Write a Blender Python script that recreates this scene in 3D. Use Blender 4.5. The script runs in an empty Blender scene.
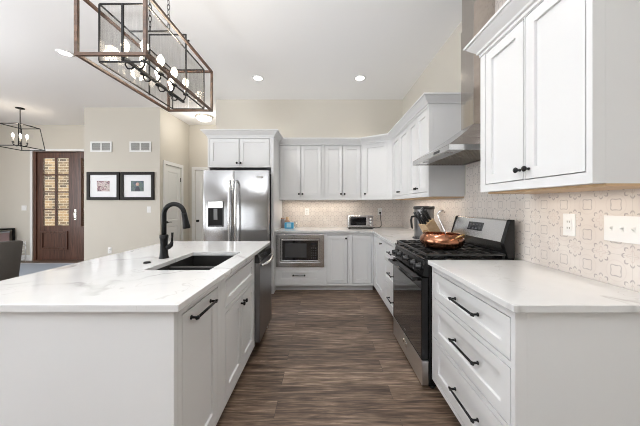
import bpy, bmesh, math, random
from mathutils import Vector, Matrix
random.seed(7)
PI = math.pi
scene = bpy.context.scene
COL = scene.collection

# ------------------------------------------------------------------ camera
H = 3.17                      # ceiling height
XW, YB = 1.41, 4.70           # right wall plane, back wall plane
cam_data = bpy.data.cameras.new('camera')
cam = bpy.data.objects.new('camera', cam_data)
COL.objects.link(cam)
cam.location = (0, 0, 1.30)
cam.rotation_euler = (PI / 2, 0, 0)
cam_data.sensor_width = 36
cam_data.lens = 36 * 265 / 640
cam_data.shift_x = -3 / 640
cam_data.shift_y = -8 / 640
cam_data.clip_start = 0.02
scene.camera = cam

# ------------------------------------------------------------------ world, lights, exposure
scene.view_settings.view_transform = 'Standard'
scene.view_settings.look = 'None'
scene.view_settings.gamma = 1
scene.view_settings.use_curve_mapping = False
scene.view_settings.exposure = 0.42
scene.cycles.filter_width = 1.0
scene.cycles.sample_clamp_indirect = 6
scene.cycles.caustics_reflective = False
scene.cycles.caustics_refractive = False
world = bpy.data.worlds.new('sky')
scene.world = world
world.use_nodes = True
bg = world.node_tree.nodes['Background']
bg.inputs[0].default_value = (0.86, 0.93, 1.0, 1)
bg.inputs[1].default_value = 1.6


def area(name, loc, rot, sx, sy, power, col=(1, 1, 1), spread=PI):
    l = bpy.data.lights.new(name, 'AREA')
    l.shape = 'RECTANGLE'
    l.size, l.size_y, l.energy, l.color = sx, sy, power, col
    l.spread = spread
    o = bpy.data.objects.new(name, l)
    o.location, o.rotation_euler = loc, rot
    COL.objects.link(o)
    return o


# daylight through the windows behind the camera and in the great room on the left
DAY = (0.95, 0.975, 1.0)
area('rear_window_daylight', (-6.25, -4.12, 1.6), (PI / 2, 0, 0), 2.4, 2.3, 60, DAY)
area('rear_streak_light', (-3.2, -4.12, 1.3), (PI / 2, 0, 0), 0.55, 2.3, 9, DAY)  # added behind the camera, placed to streak the right refrigerator door
area('rear_thin_streak_light', (-4.45, -4.12, 1.3), (PI / 2, 0, 0), 0.22, 2.3, 4, DAY)  # added thin light, only for a second streak on the refrigerator
area('great_room_window_daylight', (-8.12, 1.2, 1.7), (0, -PI / 2, 0), 2.3, 5.0, 120, DAY)
# unseen flash-like lamps added to brighten the room by ceiling bounce
FILL = (0.93, 0.965, 1.0)
area('bounce_fill', (-1.45, -1.7, 1.4), (PI - 0.62, 0, -0.15), 0.6, 0.6, 112, FILL, 1.75)
area('bounce_fill', (-4.6, 1.6, 1.5), (PI, 0, 0), 0.6, 0.6, 28, FILL, 2.2)
sun = bpy.data.lights.new('sun', 'SUN')
sun.energy, sun.angle, sun.color = 6.5, 0.01, (1, 0.93, 0.82)
sun_o = bpy.data.objects.new('sun', sun)
sun_o.rotation_euler = Vector((-0.60, -0.35, 0.75)).to_track_quat('Z', 'Y').to_euler()
COL.objects.link(sun_o)


def node_mat(name):
    m = bpy.data.materials.new(name)
    m.use_nodes = True
    nt = m.node_tree
    return m, nt, nt.nodes['Principled BSDF']


def simple(name, col, rough=0.5, metal=0.0, emit=None, estr=0.0, coat=0.0, bump=0.0, bscale=60, spec=0.5):
    m, nt, b = node_mat(name)
    b.inputs['Base Color'].default_value = (*col, 1)
    b.inputs['Roughness'].default_value = rough
    b.inputs['Metallic'].default_value = metal
    b.inputs['Specular IOR Level'].default_value = spec
    if coat:
        b.inputs['Coat Weight'].default_value = coat
        b.inputs['Coat Roughness'].default_value = 0.08
    if emit:
        b.inputs['Emission Color'].default_value = (*emit, 1)
        b.inputs['Emission Strength'].default_value = estr
    tc = nt.nodes.new('ShaderNodeTexCoord')
    n = nt.nodes.new('ShaderNodeTexNoise')
    n.inputs['Scale'].default_value = bscale
    n.inputs['Detail'].default_value = 3
    nt.links.new(tc.outputs['Object'], n.inputs['Vector'])
    mr = nt.nodes.new('ShaderNodeMapRange')
    mr.inputs['To Min'].default_value = max(0.02, rough - 0.04)
    mr.inputs['To Max'].default_value = min(1.0, rough + 0.04)
    nt.links.new(n.outputs['Fac'], mr.inputs['Value'])
    nt.links.new(mr.outputs['Result'], b.inputs['Roughness'])
    if bump:
        bp = nt.nodes.new('ShaderNodeBump')
        bp.inputs['Strength'].default_value = bump
        bp.inputs['Distance'].default_value = 0.002
        nt.links.new(n.outputs['Fac'], bp.inputs['Height'])
        nt.links.new(bp.outputs['Normal'], b.inputs['Normal'])
    return m


class NT:
    """small helper for writing shader maths"""
    def __init__(s, nt):
        s.nt = nt

    def math(s, op, a, b=None, c=None):
        n = s.nt.nodes.new('ShaderNodeMath')
        n.operation = op
        for i, v in enumerate((a, b, c)):
            if v is None:
                continue
            if isinstance(v, (int, float)):
                n.inputs[i].default_value = v
            else:
                s.nt.links.new(v, n.inputs[i])
        return n.outputs[0]

    def coord(s, scale=(1, 1, 1), rot=(0, 0, 0), loc=(0, 0, 0)):
        tc = s.nt.nodes.new('ShaderNodeTexCoord')
        mp = s.nt.nodes.new('ShaderNodeMapping')
        mp.inputs['Scale'].default_value = scale
        mp.inputs['Rotation'].default_value = rot
        mp.inputs['Location'].default_value = loc
        s.nt.links.new(tc.outputs['Object'], mp.inputs['Vector'])
        return mp.outputs['Vector']

    def noise(s, vec, scale, detail=4, rough=0.5, dist=0.0):
        n = s.nt.nodes.new('ShaderNodeTexNoise')
        n.inputs['Scale'].default_value = scale
        n.inputs['Detail'].default_value = detail
        n.inputs['Roughness'].default_value = rough
        n.inputs['Distortion'].default_value = dist
        s.nt.links.new(vec, n.inputs['Vector'])
        return n

    def ramp(s, fac, stops):
        r = s.nt.nodes.new('ShaderNodeValToRGB')
        e = r.color_ramp.elements
        while len(e) < len(stops):
            e.new(0.5)
        for k, (p, c) in enumerate(stops):
            e[k].position = p
            e[k].color = (*c, 1) if len(c) == 3 else c
        s.nt.links.new(fac, r.inputs['Fac'])
        return r.outputs['Color']

    def mix(s, fac, a, b, mode='MIX'):
        n = s.nt.nodes.new('ShaderNodeMix')
        n.data_type = 'RGBA'
        n.blend_type = mode
        for sock, v in ((n.inputs[0], fac), (n.inputs[6], a), (n.inputs[7], b)):
            if isinstance(v, (int, float)):
                sock.default_value = v
            elif isinstance(v, tuple):
                sock.default_value = (*v, 1)
            else:
                s.nt.links.new(v, sock)
        return n.outputs[2]


def stainless(name, col=(0.60, 0.60, 0.61), rough=0.22, axis='z', scale=1.0):
    m, nt, b = node_mat(name)
    h = NT(nt)
    sc = {'z': (90, 90, 1.2), 'x': (1.2, 90, 90), 'y': (90, 1.2, 90)}[axis]
    v = h.coord(sc)
    n = h.noise(v, 2.0 * scale, 5, 0.6)
    c = h.ramp(n.outputs['Fac'], [(0.3, tuple(x * 0.98 for x in col)), (0.7, tuple(min(1, x * 1.02) for x in col))])
    nt.links.new(c, b.inputs['Base Color'])
    b.inputs['Metallic'].default_value = 1
    r = h.math('MULTIPLY_ADD', n.outputs['Fac'], 0.06, rough - 0.03)
    nt.links.new(r, b.inputs['Roughness'])
    bp = nt.nodes.new('ShaderNodeBump')
    bp.inputs['Strength'].default_value = 0.02
    bp.inputs['Distance'].default_value = 0.0005
    nt.links.new(n.outputs['Fac'], bp.inputs['Height'])
    nt.links.new(bp.outputs['Normal'], b.inputs['Normal'])
    return m


def quartz():
    m, nt, b = node_mat('white_quartz_with_grey_veins')
    h = NT(nt)
    v = h.coord((1, 1, 1), (0, 0, 0.5))
    warp = h.noise(v, 1.3, 4, 0.6)
    add = nt.nodes.new('ShaderNodeVectorMath')
    add.operation = 'MULTIPLY_ADD'
    nt.links.new(warp.outputs['Color'], add.inputs[0])
    add.inputs[1].default_value = (0.9, 0.9, 0.9)
    nt.links.new(v, add.inputs[2])
    n1 = h.noise(add.outputs[0], 0.9, 3, 0.5)
    d1 = h.math('ABSOLUTE', h.math('SUBTRACT', n1.outputs['Fac'], 0.5))
    vein1 = h.math('SUBTRACT', 1.0, h.math('MINIMUM', h.math('DIVIDE', d1, 0.016), 1.0))
    n2 = h.noise(add.outputs[0], 2.3, 4, 0.55)
    d2 = h.math('ABSOLUTE', h.math('SUBTRACT', n2.outputs['Fac'], 0.52))
    vein2 = h.math('SUBTRACT', 1.0, h.math('MINIMUM', h.math('DIVIDE', d2, 0.01), 1.0))
    br = h.noise(v, 2.2, 2)
    msk = h.math('MINIMUM', h.math('MAXIMUM', h.math('MULTIPLY', h.math('SUBTRACT', br.outputs['Fac'], 0.42), 5.0), 0.0), 1.0)
    cloud = h.noise(add.outputs[0], 1.5, 3)
    base = h.ramp(cloud.outputs['Fac'], [(0.35, (0.62, 0.625, 0.625)), (0.65, (0.69, 0.69, 0.69))])
    c = h.mix(h.math('MULTIPLY', h.math('MULTIPLY', vein1, 0.95), msk), base, (0.27, 0.26, 0.25))
    c = h.mix(h.math('MULTIPLY', h.math('MULTIPLY', vein2, 0.5), msk), c, (0.42, 0.40, 0.38))
    nt.links.new(c, b.inputs['Base Color'])
    b.inputs['Roughness'].default_value = 0.12
    return m


def planks():
    m, nt, b = node_mat('grey_brown_vinyl_planks')
    h = NT(nt)
    v = h.coord((1, 1, 1), (0, 0, 0), (0.3, 0.06, 0))
    br = nt.nodes.new('ShaderNodeTexBrick')
    br.offset = 0.37
    br.inputs['Scale'].default_value = 1
    br.inputs['Brick Width'].default_value = 1.22
    br.inputs['Row Height'].default_value = 0.152
    br.inputs['Mortar Size'].default_value = 0.0016
    br.inputs['Mortar Smooth'].default_value = 0.1
    br.inputs['Bias'].default_value = 0.0
    br.inputs['Color1'].default_value = (0, 0, 0, 1)
    br.inputs['Color2'].default_value = (1, 1, 1, 1)
    br.inputs['Mortar'].default_value = (0.5, 0.5, 0.5, 1)
    nt.links.new(v, br.inputs['Vector'])
    sep = nt.nodes.new('ShaderNodeSeparateColor')
    nt.links.new(br.outputs['Color'], sep.inputs[0])
    tone = sep.outputs[0]
    # shift the grain from plank to plank
    off = nt.nodes.new('ShaderNodeCombineXYZ')
    nt.links.new(h.math('MULTIPLY', tone, 37.0), off.inputs[0])
    nt.links.new(h.math('MULTIPLY', tone, 11.0), off.inputs[1])
    add = nt.nodes.new('ShaderNodeVectorMath')
    add.operation = 'ADD'
    nt.links.new(v, add.inputs[0])
    nt.links.new(off.outputs[0], add.inputs[1])
    mp = nt.nodes.new('ShaderNodeMapping')
    mp.inputs['Scale'].default_value = (1.3, 15, 1)
    nt.links.new(add.outputs[0], mp.inputs['Vector'])
    g1 = h.noise(mp.outputs[0], 2.2, 6, 0.65, 0.6)
    mp2 = nt.nodes.new('ShaderNodeMapping')
    mp2.inputs['Scale'].default_value = (3, 70, 1)
    nt.links.new(add.outputs[0], mp2.inputs['Vector'])
    g2 = h.noise(mp2.outputs[0], 2.0, 4, 0.6)
    mixv = h.math('ADD', h.math('MULTIPLY', g1.outputs['Fac'], 0.62), h.math('MULTIPLY', g2.outputs['Fac'], 0.38))
    mixv = h.math('ADD', mixv, h.math('MULTIPLY', h.math('SUBTRACT', tone, 0.5), 0.07))
    c = h.ramp(mixv, [(0.37, (0.030, 0.017, 0.011)), (0.46, (0.094, 0.060, 0.040)),
                      (0.54, (0.185, 0.126, 0.089)), (0.64, (0.38, 0.285, 0.215))])
    c = h.mix(h.math('MULTIPLY', br.outputs['Fac'], 0.75), c, (0.03, 0.022, 0.018))
    nt.links.new(c, b.inputs['Base Color'])
    b.inputs['Roughness'].default_value = 0.42
    bp = nt.nodes.new('ShaderNodeBump')
    bp.inputs['Strength'].default_value = 0.12
    bp.inputs['Distance'].default_value = 0.002
    nt.links.new(g2.outputs['Fac'], bp.inputs['Height'])
    nt.links.new(bp.outputs['Normal'], b.inputs['Normal'])
    return m


def tile(name, horizontal):
    """cream cement-look tile printed with grey scalloped squares and flower rings"""
    m, nt, b = node_mat(name)
    h = NT(nt)
    tc = nt.nodes.new('ShaderNodeTexCoord')
    sp = nt.nodes.new('ShaderNodeSeparateXYZ')
    nt.links.new(tc.outputs['Object'], sp.inputs[0])
    PH, PV = 0.1375, 0.158
    u = h.math('DIVIDE', sp.outputs[horizontal], PH)
    w = h.math('DIVIDE', sp.outputs[2], PV)
    u0 = h.math('SUBTRACT', u, 1.406 / PH - 20.0)
    w0 = h.math('SUBTRACT', w, 1.302 / PV - 20.0)

    def cell(a, o):
        return h.math('SUBTRACT', h.math('FRACT', h.math('ADD', a, o)), 0.5)
    x, y = cell(u0, 0.5), cell(w0, 0.5)          # centred on squares
    ax, ay = h.math('ABSOLUTE', x), h.math('ABSOLUTE', y)
    r = h.math('SQRT', h.math('ADD', h.math('MULTIPLY', x, x), h.math('MULTIPLY', y, y)))
    th = h.math('ARCTAN2', y, x)
    # scalloped square: superellipse radius with a notch
    c4 = h.math('COSINE', h.math('MULTIPLY', th, 4.0))
    rs = h.math('SUBTRACT', 0.175, h.math('MULTIPLY', c4, 0.030))
    c8 = h.math('ABSOLUTE', h.math('COSINE', h.math('MULTIPLY', th, 4.0)))
    rs = h.math('ADD', rs, h.math('MULTIPLY', c8, 0.012))
    dsq = h.math('ABSOLUTE', h.math('SUBTRACT', r, rs))
    sq = h.math('SUBTRACT', 1.0, h.math('MINIMUM', h.math('DIVIDE', dsq, 0.030), 1.0))
    # flower ring at the half offset
    x2, y2 = cell(u0, 0.0), cell(w0, 0.0)
    r2 = h.math('SQRT', h.math('ADD', h.math('MULTIPLY', x2, x2), h.math('MULTIPLY', y2, y2)))
    th2 = h.math('ARCTAN2', y2, x2)
    cc = h.math('COSINE', h.math('MULTIPLY', th2, 8.0))
    rr = h.math('ADD', 0.275, h.math('MULTIPLY', cc, 0.035))
    dfl = h.math('ABSOLUTE', h.math('SUBTRACT', r2, rr))
    fl = h.math('SUBTRACT', 1.0, h.math('MINIMUM', h.math('DIVIDE', dfl, 0.042), 1.0))
    gate = h.math('GREATER_THAN', h.math('COSINE', h.math('MULTIPLY', th2, 8.0)), -0.55)
    fl = h.math('MULTIPLY', fl, gate)
    # petals between (pale)
    pet = h.math('LESS_THAN', h.math('ABSOLUTE', h.math('SUBTRACT', r2, h.math('MULTIPLY_ADD', h.math('COSINE', h.math('MULTIPLY', th2, 4.0)), 0.05, 0.12))), 0.016)
    # pale larger ring joining motifs
    dr = h.math('ABSOLUTE', h.math('SUBTRACT', r, 0.32))
    ring = h.math('SUBTRACT', 1.0, h.math('MINIMUM', h.math('DIVIDE', dr, 0.03), 1.0))
    wear = h.noise(tc.outputs['Object'], 40, 3, 0.6)
    worn = h.math('MINIMUM', h.math('MULTIPLY', wear.outputs['Fac'], 1.6), 1.0)
    big = h.noise(tc.outputs['Object'], 7, 2)
    base = h.ramp(big.outputs['Fac'], [(0.3, (0.66, 0.60, 0.555)), (0.7, (0.74, 0.69, 0.645))])
    base = h.mix(h.math('MULTIPLY', ring, 0.22), base, (0.52, 0.44, 0.42))
    base = h.mix(h.math('MULTIPLY', pet, 0.55), base, (0.60, 0.50, 0.46))
    ink = h.math('MULTIPLY', h.math('MAXIMUM', h.math('MULTIPLY', sq, 0.72), h.math('MULTIPLY', fl, 0.84)), worn)
    c = h.mix(ink, base, (0.25, 0.215, 0.22))
    # grout lines every 0.30 m
    g1 = h.math('ABSOLUTE', h.math('SUBTRACT', h.math('FRACT', h.math('MULTIPLY', h.math('ADD', u0, 0.5), 0.5)), 0.5))
    g2 = h.math('ABSOLUTE', h.math('SUBTRACT', h.math('FRACT', h.math('MULTIPLY', h.math('ADD', w0, 0.5), 0.5)), 0.5))
    gm = h.math('LESS_THAN', h.math('MINIMUM', g1, g2), 0.004)
    c = h.mix(h.math('MULTIPLY', gm, 0.5), c, (0.50, 0.46, 0.42))
    nt.links.new(c, b.inputs['Base Color'])
    b.inputs['Roughness'].default_value = 0.30
    return m


def wood(name, c0, c1, axis='z', rough=0.4, scale=1.0):
    m, nt, b = node_mat(name)
    h = NT(nt)
    sc = {'z': (14, 14, 1.0), 'x': (1.0, 14, 14), 'y': (14, 1, 14)}[axis]
    n = h.noise(h.coord(sc), 2.4 * scale, 6, 0.6, 0.5)
    c = h.ramp(n.outputs['Fac'], [(0.3, c0), (0.7, c1)])
    nt.links.new(c, b.inputs['Base Color'])
    b.inputs['Roughness'].default_value = rough
    return m


def brick_outside():
    m, nt, b = node_mat('tan_brick')
    h = NT(nt)
    v = h.coord((1, 1, 1), (PI / 2, 0, 0))
    br = nt.nodes.new('ShaderNodeTexBrick')
    br.inputs['Scale'].default_value = 1
    br.inputs['Brick Width'].default_value = 0.21
    br.inputs['Row Height'].default_value = 0.075
    br.inputs['Mortar Size'].default_value = 0.009
    br.inputs['Color1'].default_value = (0.62, 0.42, 0.22, 1)
    br.inputs['Color2'].default_value = (0.05, 0.03, 0.022, 1)
    br.inputs['Bias'].default_value = 0.0
    br.inputs['Mortar'].default_value = (0.80, 0.72, 0.58, 1)
    nt.links.new(v, br.inputs['Vector'])
    nt.links.new(br.outputs['Color'], b.inputs['Base Color'])
    b.inputs['Roughness'].default_value = 0.85
    return m


def clear_glass(name, tint=(0.95, 0.96, 0.96), gloss=0.08, streak=False):
    m = bpy.data.materials.new(name)
    m.use_nodes = True
    nt = m.node_tree
    nt.nodes.clear()
    h = NT(nt)
    out = nt.nodes.new('ShaderNodeOutputMaterial')
    tr = nt.nodes.new('ShaderNodeBsdfTransparent')
    tr.inputs[0].default_value = (*tint, 1)
    gl = nt.nodes.new('ShaderNodeBsdfGlossy')
    gl.inputs['Roughness'].default_value = 0.03
    mx = nt.nodes.new('ShaderNodeMixShader')
    fr = nt.nodes.new('ShaderNodeFresnel')
    fr.inputs['IOR'].default_value = 1.45
    if streak:
        n = h.noise(h.coord((60, 60, 4)), 1.6, 4, 0.6)
        c = h.ramp(n.outputs['Fac'], [(0.3, tuple(t * 0.92 for t in tint)), (0.7, tint)])
        nt.links.new(c, tr.inputs[0])
    nt.links.new(h.math('ADD', h.math('MULTIPLY', fr.outputs[0], 0.03 if streak else 0.4), gloss * 0.2), mx.inputs[0])
    nt.links.new(tr.outputs[0], mx.inputs[1])
    nt.links.new(gl.outputs[0], mx.inputs[2])
    nt.links.new(mx.outputs[0], out.inputs[0])
    return m


M = {
    'cab': simple('white_cabinet_paint', (0.73, 0.735, 0.74), 0.36),
    'wall': simple('beige_wall_paint', (0.60, 0.565, 0.50), 0.75, bump=0.03, bscale=180),
    'ceil': simple('white_ceiling_paint', (0.89, 0.89, 0.895), 0.9, bump=0.03, bscale=150),
    'trim': simple('white_trim_paint', (0.80, 0.80, 0.79), 0.4),
    'quartz': quartz(),
    'floor': planks(),
    'tileR': tile('patterned_tile_right', 1),
    'tileB': tile('patterned_tile_back', 0),
    'steel': stainless('brushed_steel'),
    'steelh': stainless('brushed_steel_crosswise', (0.68, 0.68, 0.685), axis='y'),
    'steelx': stainless('brushed_steel_wide', axis='x'),
    'fridge': stainless('fridge_steel', (0.40, 0.40, 0.405), 0.19, 'z'),
    'steeld': stainless('soft_steel', (0.70, 0.69, 0.68), 0.36, axis='y'),
    'ctopb': simple('glossy_black_cooktop', (0.008, 0.008, 0.009), 0.07, spec=0.6),
    'chimney': stainless('smooth_chimney_steel', (0.54, 0.50, 0.46), 0.13),
    'dsteel': stainless('dark_steel', (0.22, 0.22, 0.225), 0.3, 'z'),
    'chrome': simple('polished_metal', (0.75, 0.75, 0.75), 0.12, 1.0),
    'black': simple('matte_black_metal', (0.006, 0.006, 0.0065), 0.36, 0.0, spec=0.25),
    'blackp': simple('black_plastic', (0.015, 0.015, 0.016), 0.3),
    'enamel': simple('black_enamel', (0.006, 0.006, 0.0065), 0.16, spec=0.35),
    'iron': simple('cast_iron', (0.018, 0.018, 0.018), 0.36, bump=0.2, bscale=300),
    'glassb': simple('black_glass', (0.010, 0.010, 0.012), 0.05, coat=0.6),
    'display': simple('dark_display', (0.02, 0.022, 0.028), 0.1),
    'granite': simple('black_composite', (0.020, 0.019, 0.018), 0.42, bump=0.1, bscale=400),
    'bronze': wood('weathered_bronze', (0.038, 0.022, 0.015), (0.135, 0.072, 0.045), 'x', 0.42),
    'nickel': simple('satin_nickel', (0.60, 0.56, 0.50), 0.25, 1.0),
    'copper': simple('hammered_copper', (0.37, 0.17, 0.10), 0.17, 1.0, bump=0.25, bscale=55),
    'brass': simple('aged_brass', (0.55, 0.36, 0.16), 0.3, 1.0),
    'dwood': wood('dark_mahogany', (0.045, 0.020, 0.013), (0.150, 0.068, 0.045), 'z', 0.35),
    'lwood': wood('light_beech', (0.48, 0.32, 0.18), (0.62, 0.45, 0.28), 'x', 0.5),
    'uwood': wood('raw_maple_underside', (0.50, 0.33, 0.18), (0.60, 0.42, 0.25), 'y', 0.5),
    'plastic': simple('white_plastic', (0.84, 0.84, 0.83), 0.3),
    'vent': simple('vent_shadow', (0.16, 0.155, 0.14), 0.7),
    'mat': simple('picture_mat', (0.86, 0.87, 0.89), 0.8),
    'frame': simple('dark_picture_frame', (0.012, 0.010, 0.008), 0.5, spec=0.2),
    'glass': clear_glass('window_glass'),
    'seed': clear_glass('seeded_glass', (0.93, 0.925, 0.915), 0.05, True),
    'brick': brick_outside(),
    'bulb': simple('lit_bulb', (1, 0.95, 0.85), 0.3, emit=(1, 0.88, 0.70), estr=8),
    'can': simple('lit_downlight', (1, 1, 1), 0.3, emit=(1, 0.96, 0.88), estr=14),
    'dome': simple('lit_frosted_dome', (1, 1, 1), 0.4, emit=(1, 0.95, 0.86), estr=2.6),
    'candle': simple('ivory_candle_sleeve', (0.78, 0.74, 0.66), 0.5),
    'uphol': simple('grey_brown_upholstery', (0.085, 0.077, 0.070), 0.85, bump=0.3, bscale=220),
    'rug': simple('blue_grey_rug', (0.34, 0.38, 0.44), 0.95, bump=0.5, bscale=90),
    'rugb': simple('pale_rug_border', (0.50, 0.52, 0.56), 0.95, bump=0.5, bscale=90),
    'blue': simple('bright_blue_card', (0.05, 0.36, 0.62), 0.4),
    'paleblue': simple('pale_blue_card', (0.36, 0.62, 0.74), 0.4),
    'terracotta': simple('terracotta_jar', (0.40, 0.24, 0.17), 0.5),
    'greyjar': simple('grey_glass_jar', (0.22, 0.20, 0.20), 0.2),
    'pink': simple('dusty_pink_cloth', (0.42, 0.30, 0.31), 0.8),
    'conc': simple('porch_concrete', (0.55, 0.53, 0.50), 0.9),
    'filter': stainless('hood_filter_mesh', (0.40, 0.37, 0.33), 0.4, 'y'),
    'rubber': simple('black_cord_rubber', (0.012, 0.012, 0.012), 0.5),
}


ft = M['fridge'].node_tree
fb = ft.nodes['Principled BSDF']
tg = ft.nodes.new('ShaderNodeTangent')
tg.direction_type, tg.axis = 'RADIAL', 'Z'
ft.links.new(tg.outputs[0], fb.inputs['Tangent'])
fb.inputs['Anisotropic'].default_value = 0.75


def print_mat(name, pal, sc):
    m, nt, b = node_mat(name)
    h = NT(nt)
    n = h.noise(h.coord((1, 1, 1)), sc, 2, 0.5, 0.8)
    st = [(0.30 + 0.4 * i / max(1, len(pal) - 1), c) for i, c in enumerate(pal)]
    r = h.ramp(n.outputs['Fac'], st)
    nt.links.new(r, b.inputs['Base Color'])
    b.inputs['Roughness'].default_value = 0.4
    return m


# ------------------------------------------------------------------ mesh builder
class MB:
    def __init__(s):
        s.v, s.f, s.sm = [], [], []

    def add(s, verts, faces, smooth=False):
        o = len(s.v)
        s.v += [tuple(p) for p in verts]
        for f in faces:
            s.f.append([i + o for i in f])
            s.sm.append(smooth)
        return s

    def box(s, x0, x1, y0, y1, z0, z1):
        v = [(x, y, z) for z in (z0, z1) for y in (y0, y1) for x in (x0, x1)]
        return s.add(v, [(0, 2, 3, 1), (4, 5, 7, 6), (0, 1, 5, 4), (2, 6, 7, 3), (0, 4, 6, 2), (1, 3, 7, 5)])

    def obox(s, c, half, rot):
        """oriented box: centre, half sizes, 3x3 matrix"""
        v = []
        for z in (-1, 1):
            for y in (-1, 1):
                for x in (-1, 1):
                    v.append(Vector(c) + rot @ Vector((x * half[0], y * half[1], z * half[2])))
        return s.add(v, [(0, 2, 3, 1), (4, 5, 7, 6), (0, 1, 5, 4), (2, 6, 7, 3), (0, 4, 6, 2), (1, 3, 7, 5)])

    def bar(s, p0, p1, w, d=None, up=(0, 0, 1)):
        d = d or w
        p0, p1 = Vector(p0), Vector(p1)
        t = (p1 - p0).normalized()
        upv = Vector(up)
        if abs(t.dot(upv)) > 0.95:
            upv = Vector((1, 0, 0)) if abs(t.x) < 0.9 else Vector((0, 1, 0))
        a = t.cross(upv).normalized()
        bb = a.cross(t).normalized()
        v = [p + a * (w / 2 * i) + bb * (d / 2 * j) for p in (p0, p1) for i, j in ((-1, -1), (1, -1), (1, 1), (-1, 1))]
        return s.add(v, [(0, 3, 2, 1), (4, 5, 6, 7), (0, 1, 5, 4), (1, 2, 6, 5), (2, 3, 7, 6), (3, 0, 4, 7)])

    def tube(s, path, rad, n=12, caps=True):
        path = [Vector(p) for p in path]
        rads = rad if isinstance(rad, (list, tuple)) else [rad] * len(path)
        rings = []
        prev = None
        for i, p in enumerate(path):
            t = (path[min(i + 1, len(path) - 1)] - path[max(i - 1, 0)]).normalized()
            if prev is None:
                a = t.orthogonal().normalized()
            else:
                a = (prev - t * prev.dot(t))
                a = a.normalized() if a.length > 1e-6 else t.orthogonal().normalized()
            prev = a
            bb = t.cross(a)
            rings.append([p + (a * math.cos(2 * PI * k / n) + bb * math.sin(2 * PI * k / n)) * rads[i] for k in range(n)])
        o = len(s.v)
        for r in rings:
            s.v += [tuple(q) for q in r]
        for i in range(len(rings) - 1):
            for k in range(n):
                k2 = (k + 1) % n
                s.f.append([o + i * n + k, o + i * n + k2, o + (i + 1) * n + k2, o + (i + 1) * n + k])
                s.sm.append(True)
        if caps:
            s.f.append([o + k for k in range(n)][::-1]); s.sm.append(False)
            s.f.append([o + (len(rings) - 1) * n + k for k in range(n)]); s.sm.append(False)
        return s

    def lathe(s, prof, c=(0, 0, 0), n=32, axis='z', caps=True):
        """prof: list of (r, h)"""
        o = len(s.v)
        c = Vector(c)
        for r, hh in prof:
            for k in range(n):
                a = 2 * PI * k / n
                x, y = r * math.cos(a), r * math.sin(a)
                p = {'z': Vector((x, y, hh)), 'x': Vector((hh, x, y)), 'y': Vector((y, hh, x))}[axis]
                s.v.append(tuple(c + p))
        for i in range(len(prof) - 1):
            for k in range(n):
                k2 = (k + 1) % n
                s.f.append([o + i * n + k, o + i * n + k2, o + (i + 1) * n + k2, o + (i + 1) * n + k])
                s.sm.append(True)
        if caps:
            if prof[0][0] > 1e-6:
                s.f.append([o + k for k in range(n)][::-1]); s.sm.append(False)
            if prof[-1][0] > 1e-6:
                s.f.append([o + (len(prof) - 1) * n + k for k in range(n)]); s.sm.append(False)
        return s

    def prism(s, poly, a0, a1, axis='y'):
        """polygon (list of 2D) extruded along an axis: 'y' -> (x,z), 'x' -> (y,z), 'z' -> (x,y)"""
        def P(p, a):
            return {'y': (p[0], a, p[1]), 'x': (a, p[0], p[1]), 'z': (p[0], p[1], a)}[axis]
        n = len(poly)
        v = [P(p, a0) for p in poly] + [P(p, a1) for p in poly]
        f = [list(range(n))[::-1], list(range(n, 2 * n))]
        for i in range(n):
            j = (i + 1) % n
            f.append([i, j, n + j, n + i])
        return s.add(v, f)

    def grid(s, us, vs, t0, t1, skip=(), plane='xy'):
        """slab made of cells in a plane with some cells left open (welded, closed edges)"""
        def P(u, v, t):
            return {'xy': (u, v, t), 'xz': (u, t, v), 'yz': (t, u, v)}[plane]
        idx = {}
        vs_, fs_ = [], []

        def vid(i, j, k):
            if (i, j, k) not in idx:
                idx[(i, j, k)] = len(vs_)
                vs_.append(P(us[i], vs[j], (t0, t1)[k]))
            return idx[(i, j, k)]
        nu, nv = len(us) - 1, len(vs) - 1
        on = lambda i, j: 0 <= i < nu and 0 <= j < nv and (i, j) not in skip
        for i in range(nu):
            for j in range(nv):
                if not on(i, j):
                    continue
                a, b_, c, d = (i, j), (i + 1, j), (i + 1, j + 1), (i, j + 1)
                fs_.append([vid(*a, 1), vid(*b_, 1), vid(*c, 1), vid(*d, 1)])
                fs_.append([vid(*d, 0), vid(*c, 0), vid(*b_, 0), vid(*a, 0)])
                for (p, q, ni, nj) in ((a, b_, i, j - 1), (b_, c, i + 1, j), (c, d, i, j + 1), (d, a, i - 1, j)):
                    if not on(ni, nj):
                        fs_.append([vid(*p, 0), vid(*q, 0), vid(*q, 1), vid(*p, 1)])
        return s.add(vs_, fs_)

    def build(s, name, mat, parent=None, bevel=0.0, seg=2, origin=None):
        me = bpy.data.meshes.new(name)
        vv = s.v
        if origin is not None:
            vv = [(x - origin[0], y - origin[1], z - origin[2]) for x, y, z in vv]
        me.from_pydata(vv, [], s.f)
        me.polygons.foreach_set('use_smooth', s.sm)
        bm = bmesh.new()
        bm.from_mesh(me)
        bmesh.ops.recalc_face_normals(bm, faces=bm.faces)
        bm.to_mesh(me)
        bm.free()
        me.materials.append(mat if not isinstance(mat, str) else M[mat])
        o = bpy.data.objects.new(name, me)
        COL.objects.link(o)
        if origin is not None:
            o.location = origin
        if parent:
            o.parent = parent
        if bevel:
            b = o.modifiers.new('edge', 'BEVEL')
            b.width, b.segments, b.limit_method, b.angle_limit = bevel, seg, 'ANGLE', 0.6
        return o


def tag(o, label, cat, group=None):
    o['label'] = label
    o['category'] = cat
    if group:
        o['group'] = group
    return o


def thing(name, label, cat, loc=(0, 0, 0), rotz=0.0, group=None):
    o = bpy.data.objects.new(name, None)
    COL.objects.link(o)
    o.empty_display_size = 0.05
    o.location, o.rotation_euler = loc, (0, 0, rotz)
    return tag(o, label, cat, group)


def struct(o):
    o['kind'] = 'structure'
    return o


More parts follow.
